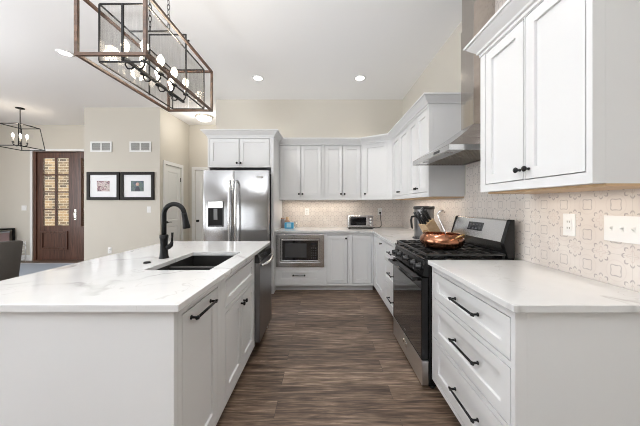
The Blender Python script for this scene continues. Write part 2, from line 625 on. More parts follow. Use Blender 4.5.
def copy_tree(o, parent=None):
    c = o.copy()
    COL.objects.link(c)
    if parent:
        c.parent = parent
    for ch in list(o.children):
        copy_tree(ch, c)
    return c


# ------------------------------------------------------------------ room shell
struct(MB().box(-9.0, 1.62, -4.3, 6.42, -0.06, 0).build('floor', 'floor'))
struct(MB().box(-9.0, 1.62, -4.3, 6.42, H, H + 0.1).build('ceiling', 'ceil'))
struct(MB().box(XW, XW + 0.12, -4.2, YB + 0.12, 0, H).build('wall_right', 'wall'))
struct(MB().box(-1.897, XW, YB, YB + 0.12, 0, H).build('wall_back', 'wall'))
struct(MB().box(-1.897, -1.80, YB + 0.12, 6.18, 0, H).build('wall_hall_right', 'wall'))
# hall end wall with a doorway, hall side wall with a doorway
struct(MB().grid([-3.227, -2.985, -2.165, -1.80], [0, 2.115, H], 6.18, 6.30, {(1, 0)}, 'xz').build('wall_hall_end', 'wall'))
struct(MB().grid([5.18, 5.245, 5.835, 6.18], [0, 2.11, H], -3.227, -3.127, {(1, 0)}, 'yz').build('wall_hall_left', 'wall'))
struct(MB().box(-4.58, -3.127, 5.08, 5.18, 0, H).build('wall_pictures', 'wall'))
struct(MB().box(-4.58, -4.48, 5.18, 6.2, 0, H).build('wall_entry_right', 'wall'))
struct(MB().grid([-8.2, -6.785, -5.30, -4.48], [0, 2.555, H], 6.20, 6.34, {(1, 0)}, 'xz').build('wall_entry', 'wall'))
struct(MB().grid([-4.2, -1.3, 3.7, 6.34], [0, 0.55, 2.85, H], -8.32, -8.2, {(1, 1)}, 'yz').build('wall_left', 'wall'))
struct(MB().grid([-8.32, -7.45, -5.05, -4.56, -4.34, -3.475, -2.925, 1.53], [0, 0.15, 0.45, 2.45, 2.75, H], -4.32, -4.2,
                 {(1, 2), (1, 3), (3, 1), (3, 2), (5, 1), (5, 2)}, 'xz').build('wall_rear', 'wall'))  # unseen; the two narrow openings are shaped for the refrigerator streaks

# backsplash: 8 mm tile on the two kitchen walls, up to the ceiling behind the hood
TT = 0.008
struct(MB().grid([0.60, 1.80, 2.60, YB - TT], [0.915, 1.40, H], XW - TT, XW - 0.0005, {(0, 1), (2, 1)}, 'yz')
       .build('wall_tile_right', 'tileR'))
struct(MB().box(-0.715, XW - TT, YB - TT, YB - 0.0005, 0.915, 1.40).build('wall_tile_back', 'tileB'))


# baseboards and casings
def base(name, x0, x1, y0, y1):
    return struct(MB().box(x0, x1, y0, y1, 0, 0.13).build(name, 'trim', bevel=0.004))


base('baseboard_entry_left', -8.2, -6.845, 6.185, 6.20)
base('baseboard_pictures', -4.58, -3.127, 5.065, 5.08)
base('baseboard_hall_left', -3.127, -3.112, 5.91, 6.18)


def casing(name, plane, u0, u1, top, t0, t1, w=0.085):
    """door casing: two legs and a head around an opening"""
    m = MB().grid([u0 - w, u0, u1, u1 + w], [0, top, top + w], t0, t1, {(1, 0)}, plane)
    return struct(m.build(name, 'trim', bevel=0.005))


casing('trim_hall_side_door', 'yz', 5.245, 5.835, 2.11, -3.127, -3.107, 0.07)
casing('trim_hall_end_door', 'xz', -2.985, -2.165, 2.115, 6.16, 6.18, 0.07)
casing('trim_front_door', 'xz', -6.785, -5.30, 2.555, 6.18, 6.20, 0.055)


# interior doors
def panel_door(name, w, h, panels, arch=False):
    """slab with recessed panels, in x (0..w), z (0..h), front at y=0"""
    m = MB()
    us = sorted({0, w} | {p[0] for p in panels} | {p[1] for p in panels})
    vs = sorted({0, h} | {p[2] for p in panels} | {p[3] for p in panels})
    skip = {(us.index(p[0]), vs.index(p[2])) for p in panels}
    m.grid(us, vs, 0, 0.035, skip, 'xz')
    for x0, x1, z0, z1 in panels:
        e = 0.022
        a = [(x0, 0, z0), (x1, 0, z0), (x1, 0, z1), (x0, 0, z1)]
        b = [(x0 + e, 0.012, z0 + e), (x1 - e, 0.012, z0 + e), (x1 - e, 0.012, z1 - e), (x0 + e, 0.012, z1 - e)]
        c = [(x0 + e * 2, 0.006, z0 + e * 2), (x1 - e * 2, 0.006, z0 + e * 2), (x1 - e * 2, 0.006, z1 - e * 2), (x0 + e * 2, 0.006, z1 - e * 2)]
        m.add(a + b + c, [(i, (i + 1) % 4, 4 + (i + 1) % 4, 4 + i) for i in range(4)] +
              [(4 + i, 4 + (i + 1) % 4, 8 + (i + 1) % 4, 8 + i) for i in range(4)] + [(8, 9, 10, 11)])
    return m


d2 = panel_door('door_2', 0.584, 2.10, [(0.10, 0.484, 0.98, 1.98), (0.10, 0.484, 0.20, 0.86)]).build('door_2', 'trim')
d2.location, d2.rotation_euler = (-3.135, 5.248, 0.005), (0, 0, PI / 2)
struct(d2)
lv = MB().lathe([(0.026, 0), (0.026, -0.012), (0.010, -0.014), (0.010, -0.05)], (0.065, 0, 0.95), 16, 'y')
lv.tube([(0.065, -0.045, 0.95), (0.12, -0.047, 0.95), (0.17, -0.045, 0.945)], 0.007)
lv.build('door_lever', 'black', d2)
MB().box(0.570, 0.584, -0.006, 0.0, 1.80, 1.89).build('hinge', 'black', d2)
MB().box(0.570, 0.584, -0.006, 0.0, 0.30, 0.39).build('hinge', 'black', d2)
d3 = panel_door('door_3', 0.812, 2.105, [(0.12, 0.692, 0.98, 1.98), (0.12, 0.692, 0.20, 0.86)]).build('door_3', 'trim')
d3.location = (-2.981, 6.195, 0.005)
struct(d3)
MB().lathe([(0.027, 0), (0.027, -0.010), (0.010, -0.014), (0.010, -0.038), (0.024, -0.046), (0.027, -0.058), (0.018, -0.070), (0, -0.073)],
           (0.065, 0, 0.925), 18, 'y').build('door_knob', 'black', d3)

# front door: eight-light mahogany door with a sidelight, built into the entry wall
DY = 6.235
cols = [(-6.592, -6.312), (-6.272, -5.988)]
rows = [(0.813 + i * 0.4045, 0.813 + i * 0.4045 + 0.374) for i in range(4)]
m = MB()
gx = [-6.725] + [c for p in cols for c in p] + [-5.765]
gz = [0.02] + [z for r in rows for z in r] + [2.535]
skip = {(i, 1 + 2 * j) for i in (1, 3) for j in range(4)}
m.grid(gx, gz, DY, DY + 0.045, skip, 'xz')
d1 = struct(m.build('door_1', 'dwood', bevel=0.004))
pm = MB().grid([-6.63, -6.58, -6.05, -6.0], [0.255, 0.30, 0.64, 0.685], DY - 0.026, DY - 0.001, {(1, 1)}, 'xz')
pm.build('panel_moulding', 'dwood', d1, bevel=0.004)
MB().box(-6.56, -6.07, DY - 0.008, DY - 0.001, 0.32, 0.62).build('raised_panel', 'dwood', d1, bevel=0.006)
for j in range(4):
    for i in range(2):
        if i == 0 and j == 0:
            g = MB()
        g.box(cols[i][0] + 0.001, cols[i][1] - 0.001, DY + 0.008, DY + 0.014, rows[j][0] + 0.001, rows[j][1] - 0.001)
g.build('pane', 'glass', d1)
hm = MB().box(-5.845, -5.795, DY - 0.010, DY - 0.0005, 0.95, 1.20)
hm.tube([(-5.82, DY - 0.008, 0.98), (-5.82, DY - 0.05, 1.00), (-5.82, DY - 0.055, 1.06), (-5.82, DY - 0.05, 1.12), (-5.82, DY - 0.008, 1.14)], 0.009)
hm.build('door_handle', 'nickel', d1, bevel=0.002)
jm = MB().grid([-6.783, -6.728, -5.762, -5.665, -5.41, -5.302], [0.0, 0.018, 0.80, 2.40, 2.537, 2.553], 6.205, 6.30,
               {(1, 1), (1, 2), (1, 3), (3, 2)}, 'xz')
jam = struct(jm.build('trim_front_door_jamb', 'dwood', bevel=0.003))
struct(MB().box(-5.664, -5.411, DY + 0.018, DY + 0.024, 0.801, 2.399).build('window_1', 'glass'))
mu = MB()
for z in (1.18, 1.585, 1.99):
    mu.box(-5.664, -5.411, DY + 0.0, DY + 0.04, z, z + 0.03)
struct(mu.build('trim_sidelight_bars', 'dwood'))
struct(MB().box(-10.5, -3.6, 7.6, 7.75, -0.2, 3.6).build('wall_porch_brick', 'brick'))
struct(MB().box(-10.5, -3.0, 6.43, 7.6, -0.2, -0.03).build('ground_porch', 'conc'))


# wall plates
def plate(name, label, cat, loc, rotz, w, h, kind, group=None):
    """local: faces -y, centred on loc"""
    t = thing(name, label, cat, loc, rotz, group)
    MB().box(-w / 2, w / 2, -0.006, -0.0005, -h / 2, h / 2).build('cover_plate', 'plastic', t, bevel=0.002)
    if kind == 'outlet':
        for z in (-0.022, 0.022):
            s_ = MB().lathe([(0.016, -0.006), (0.016, -0.0085), (0, -0.0085)], (0, 0, z), 20, 'y').build('receptacle', 'plastic', t)
            for sx in (-0.008, 0.005):
                MB().box(sx, sx + 0.003, -0.0095, -0.0087, z - 0.005, z + 0.007).build('slot', 'vent', s_)
    elif kind == 'decora':
        r_ = MB().box(-0.017, 0.017, -0.009, -0.006, -0.034, 0.034).build('receptacle', 'plastic', t, bevel=0.001)
        for z in (-0.019, 0.016):
            for sx in (-0.008, 0.005):
                MB().box(sx, sx + 0.003, -0.0102, -0.009, z - 0.004, z + 0.007).build('slot', 'vent', r_)
    else:
        n = kind
        for i in range(n):
            x = (i - (n - 1) / 2) * 0.046
            MB().box(x - 0.005, x + 0.005, -0.0075, -0.006, -0.013, 0.013).build('toggle_slot', 'trim', t)
            MB().prism([(-0.007, -0.006), (-0.018, 0.004), (-0.018, 0.009), (-0.007, 0.006)], x - 0.004, x + 0.004, 'x').build('toggle', 'plastic', t)
    return t


RW = -PI / 2     # facing -x on the right wall
xt = XW - TT
plate('wall_outlet', 'white outlet on the patterned tile left of the wide switch plate', 'outlet', (xt, 1.505, 1.188), RW, 0.074, 0.125, 'decora')
plate('switch_plate', 'wide white three-toggle switch plate on the patterned tile at right edge', 'light switch', (xt, 1.235, 1.187), RW, 0.165, 0.123, 3)
plate('wall_outlet', 'white outlet with a black plug beside the toaster oven', 'outlet', (1.005, YB - TT, 1.185), 0, 0.072, 0.118, 'outlet')
plate('wall_outlet', 'pale outlet on the tile above the built-in microwave', 'outlet', (-0.285, YB - TT, 1.18), 0, 0.072, 0.118, 'outlet')
plate('switch_plate', 'single white switch on the beige wall below the right-hand framed photo', 'light switch', (-3.335, 5.08, 1.213), 0, 0.072, 0.118, 1)
plate('wall_outlet', 'white outlet low on the beige wall below the left framed photo', 'outlet', (-4.085, 5.08, 0.43), 0, 0.072, 0.118, 'outlet')
plate('switch_plate', 'white switch plate on the entry wall left of the dark front door', 'light switch', (-6.99, 6.20, 1.23), 0, 0.118, 0.118, 2)


# return air grilles above the pictures
def vent(label, x0, x1):
    t = thing('air_vent', label, 'air vent', ((x0 + x1) / 2, 5.08, 2.415), 0, 'wall vents over the framed photos')
    w = (x1 - x0) / 2
    MB().box(-w, w, -0.004, -0.0005, -0.10, 0.10).build('backing', 'vent', t)
    MB().grid([-w, -w + 0.028, -0.012, 0.012, w - 0.028, w], [-0.10, -0.072, 0.072, 0.10], -0.016, -0.0045, {(1, 1), (3, 1)}, 'xz').build('frame', 'trim', t, bevel=0.002)
    mm = MB()
    for i in range(11):
        z = -0.066 + i * 0.0132
        for a, b in ((-w + 0.028, -0.012), (0.012, w - 0.028)):
            mm.prism([(-0.005, z), (-0.013, z - 0.005), (-0.013, z - 0.003), (-0.005, z + 0.002)], a, b, 'x')
    mm.build('louvres', 'trim', t)
    return t


vent('white wall grille with two louvred halves above the left framed photo', -4.447, -4.04)
vent('white wall grille with two louvred halves above the right framed photo', -3.70, -3.29)


# framed photographs
def picture(label, x0, x1, pal, sc):
    z0, z1 = 1.396, 1.932
    t = thing('picture_frame', label, 'framed photo', ((x0 + x1) / 2, 5.08, z0), 0, 'framed photos on the beige wall')
    w, hh = (x1 - x0) / 2, z1 - z0
    MB().grid([-w, -w + 0.055, w - 0.055, w], [0, 0.055, hh - 0.055, hh], -0.03, -0.001, {(1, 1)}, 'xz').build('frame', 'frame', t, bevel=0.006)
    MB().box(-w + 0.053, w - 0.053, -0.012, -0.004, 0.053, hh - 0.053).build('mat_board', 'mat', t)
    pr = MB().box(-0.125, 0.118, -0.014, -0.0125, 0.165, 0.365)
    return t, pr.build('photo_print', print_mat('photo_print', pal, sc), t)


t, p = picture('dark framed photo with a pinkish print in a white mat, left of the pair', -4.512, -3.885,
               [(0.05, 0.08, 0.05), (0.30, 0.22, 0.20), (0.62, 0.52, 0.50), (0.20, 0.05, 0.08), (0.03, 0.03, 0.04)], 17)
t, p = picture('dark framed photo with a dark print of a person, right of the pair', -3.865, -3.226,
               [(0.03, 0.04, 0.07), (0.07, 0.10, 0.14), (0.10, 0.16, 0.13), (0.05, 0.05, 0.08)], 12)
w_ = MB().lathe([(0.0, -0.0165), (0.030, -0.0165), (0.034, -0.0145)], (0.0, 0, 0.30), 20, 'y').build('printed_face', simple('printed_skin', (0.52, 0.33, 0.28), 0.5), p)
MB().prism([(-0.055, 0.166), (0.055, 0.166), (0.03, 0.245), (0.0, 0.262), (-0.03, 0.245)], -0.0162, -0.0146, 'y').build('printed_jacket', simple('printed_jacket', (0.03, 0.03, 0.05), 0.5), p)


# ------------------------------------------------------------------ cabinet machinery
def shaker(x0, x1, z0, z1, y0=0.0, th=0.019, rail=0.057, rec=0.012, slope=0.002):
    """one closed mesh: flat frame, recessed centre panel; front faces -y at y0"""
    m = MB()
    r = min(rail, (x1 - x0) * 0.3, (z1 - z0) * 0.3)
    o = [(x0, z0), (x1, z0), (x1, z1), (x0, z1)]
    i1 = [(x0 + r, z0 + r), (x1 - r, z0 + r), (x1 - r, z1 - r), (x0 + r, z1 - r)]
    q = r + slope
    i2 = [(x0 + q, z0 + q), (x1 - q, z0 + q), (x1 - q, z1 - q), (x0 + q, z1 - q)]
    v = [(a, y0, b) for a, b in o] + [(a, y0, b) for a, b in i1] + [(a, y0 + rec, b) for a, b in i2] + [(a, y0 + th, b) for a, b in o]
    f = []
    for k in range(4):
        j = (k + 1) % 4
        f += [(k, j, 4 + j, 4 + k), (4 + k, 4 + j, 8 + j, 8 + k), (k, 12 + k, 12 + j, j)]
    f += [(8, 9, 10, 11), (15, 14, 13, 12)]
    return m.add(v, f)


def knob(x, z, y=0.0):
    return MB().lathe([(0.008, 0.0), (0.0065, -0.004), (0.0055, -0.016), (0.013, -0.020), (0.0155, -0.026), (0.012, -0.031), (0.0, -0.032)],
                      (x, y, z), 16, 'y')


def pull(x, z, length, y=0.0):
    m = MB()
    for s_ in (-1, 1):
        px = x + s_ * length / 2
        m.lathe([(0.010, 0.0), (0.010, -0.003), (0.0055, -0.006), (0.0055, -0.024), (0.009, -0.028), (0.009, -0.036), (0, -0.037)], (px, y, z), 12, 'y')
    m.tube([(x - length / 2 - 0.014, y - 0.031, z), (x + length / 2 + 0.014, y - 0.031, z)], 0.0062, 12)
    return m


def cabinet(name, label, cat, loc, rotz, W, D, Z0, Z1, fronts, toe=0.0, group=None, bottom_wood=False, holes=(), ctop=None):
    """local frame: front plane y=0 facing -y, x 0..W, z from 0; fronts: (kind, x0, x1, z0, z1, hw)"""
    t = thing(name, label, cat, loc, rotz, group)
    zb = Z0 + toe
    fr = 0.05
    if holes:
        m = MB()
        us = sorted({0, W} | {h_[0] for h_ in holes} | {h_[1] for h_ in holes})
        vs = sorted({zb, Z1} | {h_[2] for h_ in holes} | {h_[3] for h_ in holes})
        sk = {(us.index(h_[0]), vs.index(h_[2])) for h_ in holes}
        m.grid(us, vs, fr, D, sk, 'xz')
        m.build('carcass', 'cab', t)
    else:
        MB().box(0, W, fr, D, zb, ctop or Z1).build('carcass', 'cab', t)
    # face frame
    ops = [f[1:5] for f in fronts] + [h_ for h_ in holes]
    us = sorted({0, W} | {v for o in ops for v in o[:2]})
    vs = sorted({zb, Z1} | {v for o in ops for v in o[2:4]})
    sk = set()
    for i in range(len(us) - 1):
        for j in range(len(vs) - 1):
            cu, cv = (us[i] + us[i + 1]) / 2, (vs[j] + vs[j + 1]) / 2
            if any(o[0] < cu < o[1] and o[2] < cv < o[3] for o in ops):
                sk.add((i, j))
    MB().grid(us, vs, 0, fr - 0.0005, sk, 'xz').build('face_frame', 'cab', t)
    if toe:
        MB().box(0, W, 0.075, D, Z0, zb - 0.0005).build('toe_kick', 'cab', t)
    if bottom_wood:
        MB().box(0.0, W, fr + 0.002, D, Z0 - 0.012, Z0 - 0.0005).build('underside_panel', 'uwood', t)
    g = 0.005
    for f in fronts:
        kind, x0, x1, z0, z1 = f[:5]
        hw = f[5] if len(f) > 5 else None
        d = shaker(x0 + g, x1 - g, z0 + g, z1 - g, 0.0, 0.0185).build('drawer' if kind == 'drawer' else ('false_front' if kind == 'false' else 'door'), 'cab', t)
        if hw is None:
            continue
        if hw[0] == 'knob':
            knob(hw[1], hw[2]).build('knob', 'black', d)
        else:
            pull(hw[1], hw[2], hw[3]).build('handle', 'black', d)
    return t


def crown(name, segs, prof):
    """segs: (p, q, parent) along a polyline in world xy, outward is the left normal of the walking direction;
    prof: (outward, z); each segment becomes a child mesh of its own cabinet, mitred at the corners"""
    pts = [segs[0][0]] + [s_[1] for s_ in segs]
    n = len(pts)
    nor = []
    for i in range(n - 1):
        d = (Vector(pts[i + 1]) - Vector(pts[i])).normalized()
        nor.append(Vector((-d.y, d.x)))
    mit = []
    for i in range(n):
        if i == 0:
            mit.append(nor[0])
        elif i == n - 1:
            mit.append(nor[-1])
        else:
            a = nor[i - 1] + nor[i]
            mit.append(a / (1 + nor[i - 1].dot(nor[i])))
    k = len(prof)
    for i, (p, q, par) in enumerate(segs):
        v = []
        for idx in (i, i + 1):
            for o, z in prof:
                w = Vector(pts[idx]) + mit[idx] * o
                v.append(Vector((w.x, w.y, z)))
        f = [(j, (j + 1) % k, k + (j + 1) % k, k + j) for j in range(k)] + [tuple(range(k))[::-1], tuple(range(k, 2 * k))]
        inv = (Matrix.Translation(par.location) @ Matrix.Rotation(par.rotation_euler.z, 4, 'Z')).inverted()
        MB().add([inv @ w for w in v], f).build(name, 'cab', par)


ZT = 2.292     # top of the wall cabinet face, where the crown starts
CROWN = [(0.0005, ZT - 0.010), (0.005, ZT - 0.010), (0.005, ZT + 0.008), (0.016, ZT + 0.013), (0.020, ZT + 0.026), (0.042, ZT + 0.048),
         (0.058, ZT + 0.066), (0.063, ZT + 0.077), (0.074, ZT + 0.079), (0.074, ZT + 0.094), (0.0005, ZT + 0.094)]

XU, YU = 1.05, 4.34
UB = 1.385
UH = ZT + 0.082 - UB        # upper cabinet box height
# ------------------------------------------------------------------ wall cabinets
# local x runs towards the camera on the right wall (rotation -90 degrees)
dz0, dz1 = 0.045, ZT - UB - 0.016
W = 1.767 - 1.0325
upn = cabinet('wall_cabinet', 'large white two-door wall cabinet nearest the camera above the switch plate', 'cabinet', (XU, 1.767, UB), RW, W, XW - XU - 0.002, 0, UH,
              [('door', 0.052, 0.382, dz0, dz1, ('knob', 0.355, dz0 + 0.055)), ('door', 0.388, 0.710, dz0, dz1, ('knob', 0.415, dz0 + 0.055))], bottom_wood=True)
W = 3.262 - 2.632
upf1 = cabinet('wall_cabinet', 'white two-door wall cabinet right beside the far side of the range hood', 'cabinet', (XU, 3.262, UB), RW, W, XW - XU - 0.002, 0, UH,
               [('door', 0.035, 0.302, dz0, dz1, ('knob', 0.278, dz0 + 0.05)), ('door', 0.306, 0.595, dz0, dz1, ('knob', 0.330, dz0 + 0.05))], bottom_wood=True)
W = 4.04 - 3.264
upf2 = cabinet('wall_cabinet', 'white two-door wall cabinet on the right wall beside the angled corner cabinet', 'cabinet', (XU, 4.04, UB), RW, W, XW - XU - 0.002, 0, UH,
               [('door', 0.045, 0.392, dz0, dz1, ('knob', 0.368, dz0 + 0.05)), ('door', 0.396, 0.745, dz0, dz1, ('knob', 0.420, dz0 + 0.05))], bottom_wood=True)
# angled corner cabinet: front from (0.63, YU) to (XU, 4.04)
A, B = Vector((0.63, YU)), Vector((XU, 4.04))
ang = math.atan2(B.y - A.y, B.x - A.x)
LW = (B - A).length
upc = thing('corner_wall_cabinet', 'white single-door wall cabinet set at an angle across the corner', 'cabinet', (A.x, A.y, UB), 0)
cm = MB().prism([(0.0, 0.02 * 1.0 + 0.012), (B.x - A.x, B.y - A.y + 0.024), (XW - A.x - 0.012, B.y - A.y + 0.024), (XW - A.x - 0.012, YB - A.y - 0.012), (0, YB - A.y - 0.012)], 0, UH, 'z')
cm.build('carcass', 'cab', upc)
rotm = Matrix.Rotation(ang, 4, 'Z')


def rot_mb(m, mat):
    m.v = [tuple(mat @ Vector(p)) for p in m.v]
    return m


dx0, dx1 = 0.045, LW - 0.075
rot_mb(MB().grid([0, dx0, dx1, LW], [0, dz0, dz1, UH], 0, 0.0195, {(1, 1)}, 'xz'), rotm).build('face_frame', 'cab', upc)
dd = rot_mb(shaker(dx0 + 0.003, dx1 - 0.003, dz0 + 0.003, dz1 - 0.003, 0, 0.0185), rotm).build('door', 'cab', upc)
rot_mb(knob(dx0 + 0.03, dz0 + 0.05), rotm).build('knob', 'black', dd)
# back wall cabinets
upb1 = cabinet('wall_cabinet', 'white two-door wall cabinet on the back wall next to the refrigerator', 'cabinet', (-0.716, YU, UB), 0, 0.718, YB - YU - 0.002, 0, UH,
               [('door', 0.012, 0.350, dz0, dz1, ('knob', 0.322, dz0 + 0.05)), ('door', 0.354, 0.695, dz0, dz1, ('knob', 0.382, dz0 + 0.05))])
upb2 = cabinet('wall_cabinet', 'white two-door wall cabinet on the back wall next to the angled corner', 'cabinet', (0.003, YU, UB), 0, 0.626, YB - YU - 0.002, 0, UH,
               [('door', 0.018, 0.318, dz0, dz1, ('knob', 0.290, dz0 + 0.05)), ('door', 0.322, 0.612, dz0, dz1, ('knob', 0.350, dz0 + 0.05))])
# over-refrigerator cabinet with tall side panel
YF = 3.87
fz = 1.85
ZTf = ZT
fcab = cabinet('refrigerator_cabinet', 'white two-door cabinet over the refrigerator with a tall side panel', 'cabinet', (-1.685, YF, 0), 0, 0.925, YB - YF - 0.002, fz, ZT + 0.082,
               [('door', 0.02, 0.458, fz + 0.03, ZT - 0.018, ('knob', 0.432, fz + 0.062)), ('door', 0.462, 0.905, fz + 0.03, ZT - 0.018, ('knob', 0.488, fz + 0.062))])
MB().box(0.926, 0.964, 0, YB - YF - 0.002, 0, ZT + 0.082).build('side_panel', 'cab', fcab, bevel=0.002)
MB().box(0.0, 0.02, 0.02, YB - YF - 0.002, 0, fz - 0.0005).build('side_panel', 'cab', fcab)
# crowns
def crown_run(path, parents):
    crown('crown_moulding', [(path[i], path[i + 1], parents[i]) for i in range(len(path) - 1)], CROWN)


crown_run([(XW - 0.012, 1.0325), (XU, 1.0325), (XU, 1.767), (XW - 0.012, 1.767)], [upn] * 3)
crown_run([(XW - 0.012, 2.632), (XU, 2.632), (XU, 3.263), (XU, 4.04), (0.63, YU), (0.0015, YU), (-0.716, YU)],
          [upf1, upf1, upf2, upc, upb2, upb1])
crown_run([(-0.7205, YU - 0.078), (-0.7205, YF), (-1.685, YF), (-1.685, YB - 0.004)], [fcab] * 3)

# ------------------------------------------------------------------ base cabinets
TOE, CB, CT = 0.09, 0.8845, 0.915      # toe height, underside and top of the worktops
DR = [(0.665, 0.845), (0.395, 0.640), (0.120, 0.370)]     # three drawers


def drawers(x0, x1, hx, hl):
    return [('drawer', x0, x1, a, b, ('pull', hx, (a + b) / 2 + dz, hl)) for (a, b), dz in zip(DR, (0.008, 0.008, 0.0))]


DB = XW - 0.76 - 0.002
cabinet('drawer_cabinet', 'white three-drawer base cabinet nearest the camera, right of the range', 'cabinet', (0.76, 1.847, 0), RW, 0.800, DB, 0, CB,
        drawers(0.032, 0.774, 0.437, 0.22), TOE)
cabinet('drawer_cabinet', 'narrow white three-drawer base cabinet on the far side of the range', 'cabinet', (0.76, 3.315, 0), RW, 0.675, DB, 0, CB,
        drawers(0.03, 0.645, 0.375, 0.16), TOE)
cabinet('base_cabinet', 'white single-door base cabinet on the right run beside the inner corner', 'cabinet', (0.76, 3.977, 0), RW, 0.660, DB, 0, CB,
        [('door', 0.10, 0.63, 0.12, 0.845, ('knob', 0.555, 0.80))], TOE)
YC = 3.98
DBK = YB - YC - 0.002
cabinet('base_cabinet', 'white base cabinet under the built-in microwave with one wide drawer', 'cabinet', (-0.7155, YC, 0), 0, 0.766, DBK, 0, CB,
        [('drawer', 0.022, 0.690, 0.125, 0.335, ('pull', 0.355, 0.245, 0.17))], TOE, holes=[(0.03, 0.72, 0.40, 0.84)])
cabinet('base_cabinet', 'white single-door base cabinet on the back wall right of the microwave', 'cabinet', (0.052, YC, 0), 0, 0.344, DBK, 0, CB,
        [('door', 0.016, 0.318, 0.12, 0.845, ('knob', 0.292, 0.80))], TOE)
cabinet('base_cabinet', 'white base cabinet with a knobless door in the inner back corner', 'cabinet', (0.3975, YC, 0), 0, 0.361, DBK, 0, CB,
        [('door', 0.044, 0.332, 0.12, 0.845)], TOE)

# worktops
tag(MB().grid([0.732, XW - TT - 0.001], [1.017, 1.853], CB + 0.0005, CT).build('countertop', 'quartz', bevel=0.003, origin=(0.732, 1.017, CT)),
    'white veined quartz worktop over the near right drawer cabinet', 'countertop')
tag(MB().grid([-0.7185, 0.732, XW - TT - 0.001], [2.637, 3.95, YB - TT - 0.001], CB + 0.0005, CT, {(0, 0)}).build('countertop', 'quartz', bevel=0.003, origin=(0.732, 3.95, CT)),
    'white L-shaped quartz worktop turning the far back corner', 'countertop')
tag(MB().grid([-1.64, -1.065, -0.675, -0.557], [1.022, 1.57, 2.17, 2.82], CB + 0.0005, CT, {(1, 1)}).build('island_countertop', 'quartz', bevel=0.003, origin=(-1.1, 1.92, CT)),
    'large white veined quartz island top with a sink cut-out', 'countertop')

# ------------------------------------------------------------------ island
XI = -0.587
LE = PI / 2
pb = thing('island_panelling', 'plain white panelling of the island, its near end facing the camera', 'panel', (-1.1, 1.92, 0))
MB().box(-0.50, XI + 1.1, -0.875, -0.8535, 0, CB).build('end_panel', 'cab', pb, bevel=0.0015)
MB().box(-0.50, XI + 1.1, 0.882, 0.896, 0, CB).build('end_panel', 'cab', pb, bevel=0.0015)
MB().box(-0.115, -0.095, -0.853, 0.8815, 0, CB).build('back_panel', 'cab', pb)
cabinet('pull_out_cabinet', 'white island cabinet with a tall pull-out front and a bar handle', 'cabinet', (XI, 1.0675, 0), LE, 0.465, 0.60, 0, CB,
        [('door', 0.034, 0.414, 0.12, 0.845, ('pull', 0.212, 0.80, 0.20))], TOE)
cabinet('sink_cabinet', 'white two-door island cabinet below the sink with a false drawer front', 'cabinet', (XI, 1.5335, 0), LE, 0.739, 0.60, 0, CB,
        [('false', 0.062, 0.722, 0.675, 0.845), ('door', 0.062, 0.390, 0.12, 0.648, ('knob', 0.362, 0.597)), ('door', 0.394, 0.722, 0.12, 0.648, ('knob', 0.422, 0.597))],
        TOE, ctop=0.63)

# sink
sk = thing('kitchen_sink', 'black double-bowl undermount sink in the white island top', 'sink', (-0.87, 1.87, 0.66))
m = MB()
x0, x1, y0, y1 = -0.20, 0.20, -0.305, 0.305
m.box(x0 - 0.014, x1 + 0.014, y0 - 0.014, y1 + 0.014, 0.0, 0.012)
m.box(x0 - 0.014, x0, y0 - 0.014, y1 + 0.014, 0.012, 0.223).box(x1, x1 + 0.014, y0 - 0.014, y1 + 0.014, 0.012, 0.223)
m.box(x0, x1, y0 - 0.014, y0, 0.012, 0.223).box(x0, x1, y1, y1 + 0.014, 0.012, 0.223)
m.build('bowl', 'granite', sk, bevel=0.003)
MB().box(x0, x1, -0.035, -0.009, 0.012, 0.212).build('divider', 'granite', sk, bevel=0.008)
for yy in (-0.17, 0.15):
    MB().lathe([(0.045, 0.0125), (0.045, 0.0145), (0.034, 0.016), (0.0, 0.014)], (0, yy, 0), 24).build('drain', 'dsteel', sk)

# faucet
fa = thing('kitchen_faucet', 'tall matte black gooseneck faucet standing behind the island sink', 'faucet', (-1.155, 1.925, CT))
MB().lathe([(0.034, 0.0), (0.034, 0.004), (0.030, 0.012), (0.026, 0.05), (0.0245, 0.10), (0.0255, 0.13), (0.029, 0.150), (0.029, 0.166), (0.022, 0.170)], (0, 0, 0.0005), 28).build('body', 'black', fa)
R = 0.0735
pa = [(0, 0, 0.165), (0, 0, 0.25), (0, 0, 0.318)]
for k in range(1, 17):
    a = PI - k * (PI * 0.975) / 16
    pa.append((R + R * math.cos(a), 0, 0.318 + R * math.sin(a)))
MB().tube(pa, 0.0165, 16).build('spout', 'black', fa)
e = Vector(pa[-1])
dirv = (Vector(pa[-1]) - Vector(pa[-2])).normalized()
MB().tube([e - dirv * 0.004, e + dirv * 0.01, e + dirv * 0.03, e + dirv * 0.065, e + dirv * 0.10, e + dirv * 0.112], [0.018, 0.0185, 0.0185, 0.021, 0.0255, 0.0235], 20).build('spray_head', 'black', fa)
lm = MB().tube([(0.015, 0, 0.075), (0.038, 0, 0.083), (0.052, 0, 0.094), (0.058, 0, 0.118)], [0.020, 0.018, 0.015, 0.010], 14)
lm.tube([(0.057, 0, 0.112), (0.060, 0, 0.15), (0.061, 0, 0.185)], [0.008, 0.0068, 0.0085], 12)
lm.build('lever', 'black', fa)
tag(MB().lathe([(0.0, 0.011), (0.016, 0.011), (0.020, 0.008), (0.022, 0.0), (0.0, 0.0)], (0, 0, 0), 24, caps=False).build('air_switch', 'black'),
    'small round black button on the island top near the faucet', 'button').location = (-1.165, 1.755, CT + 0.0005)

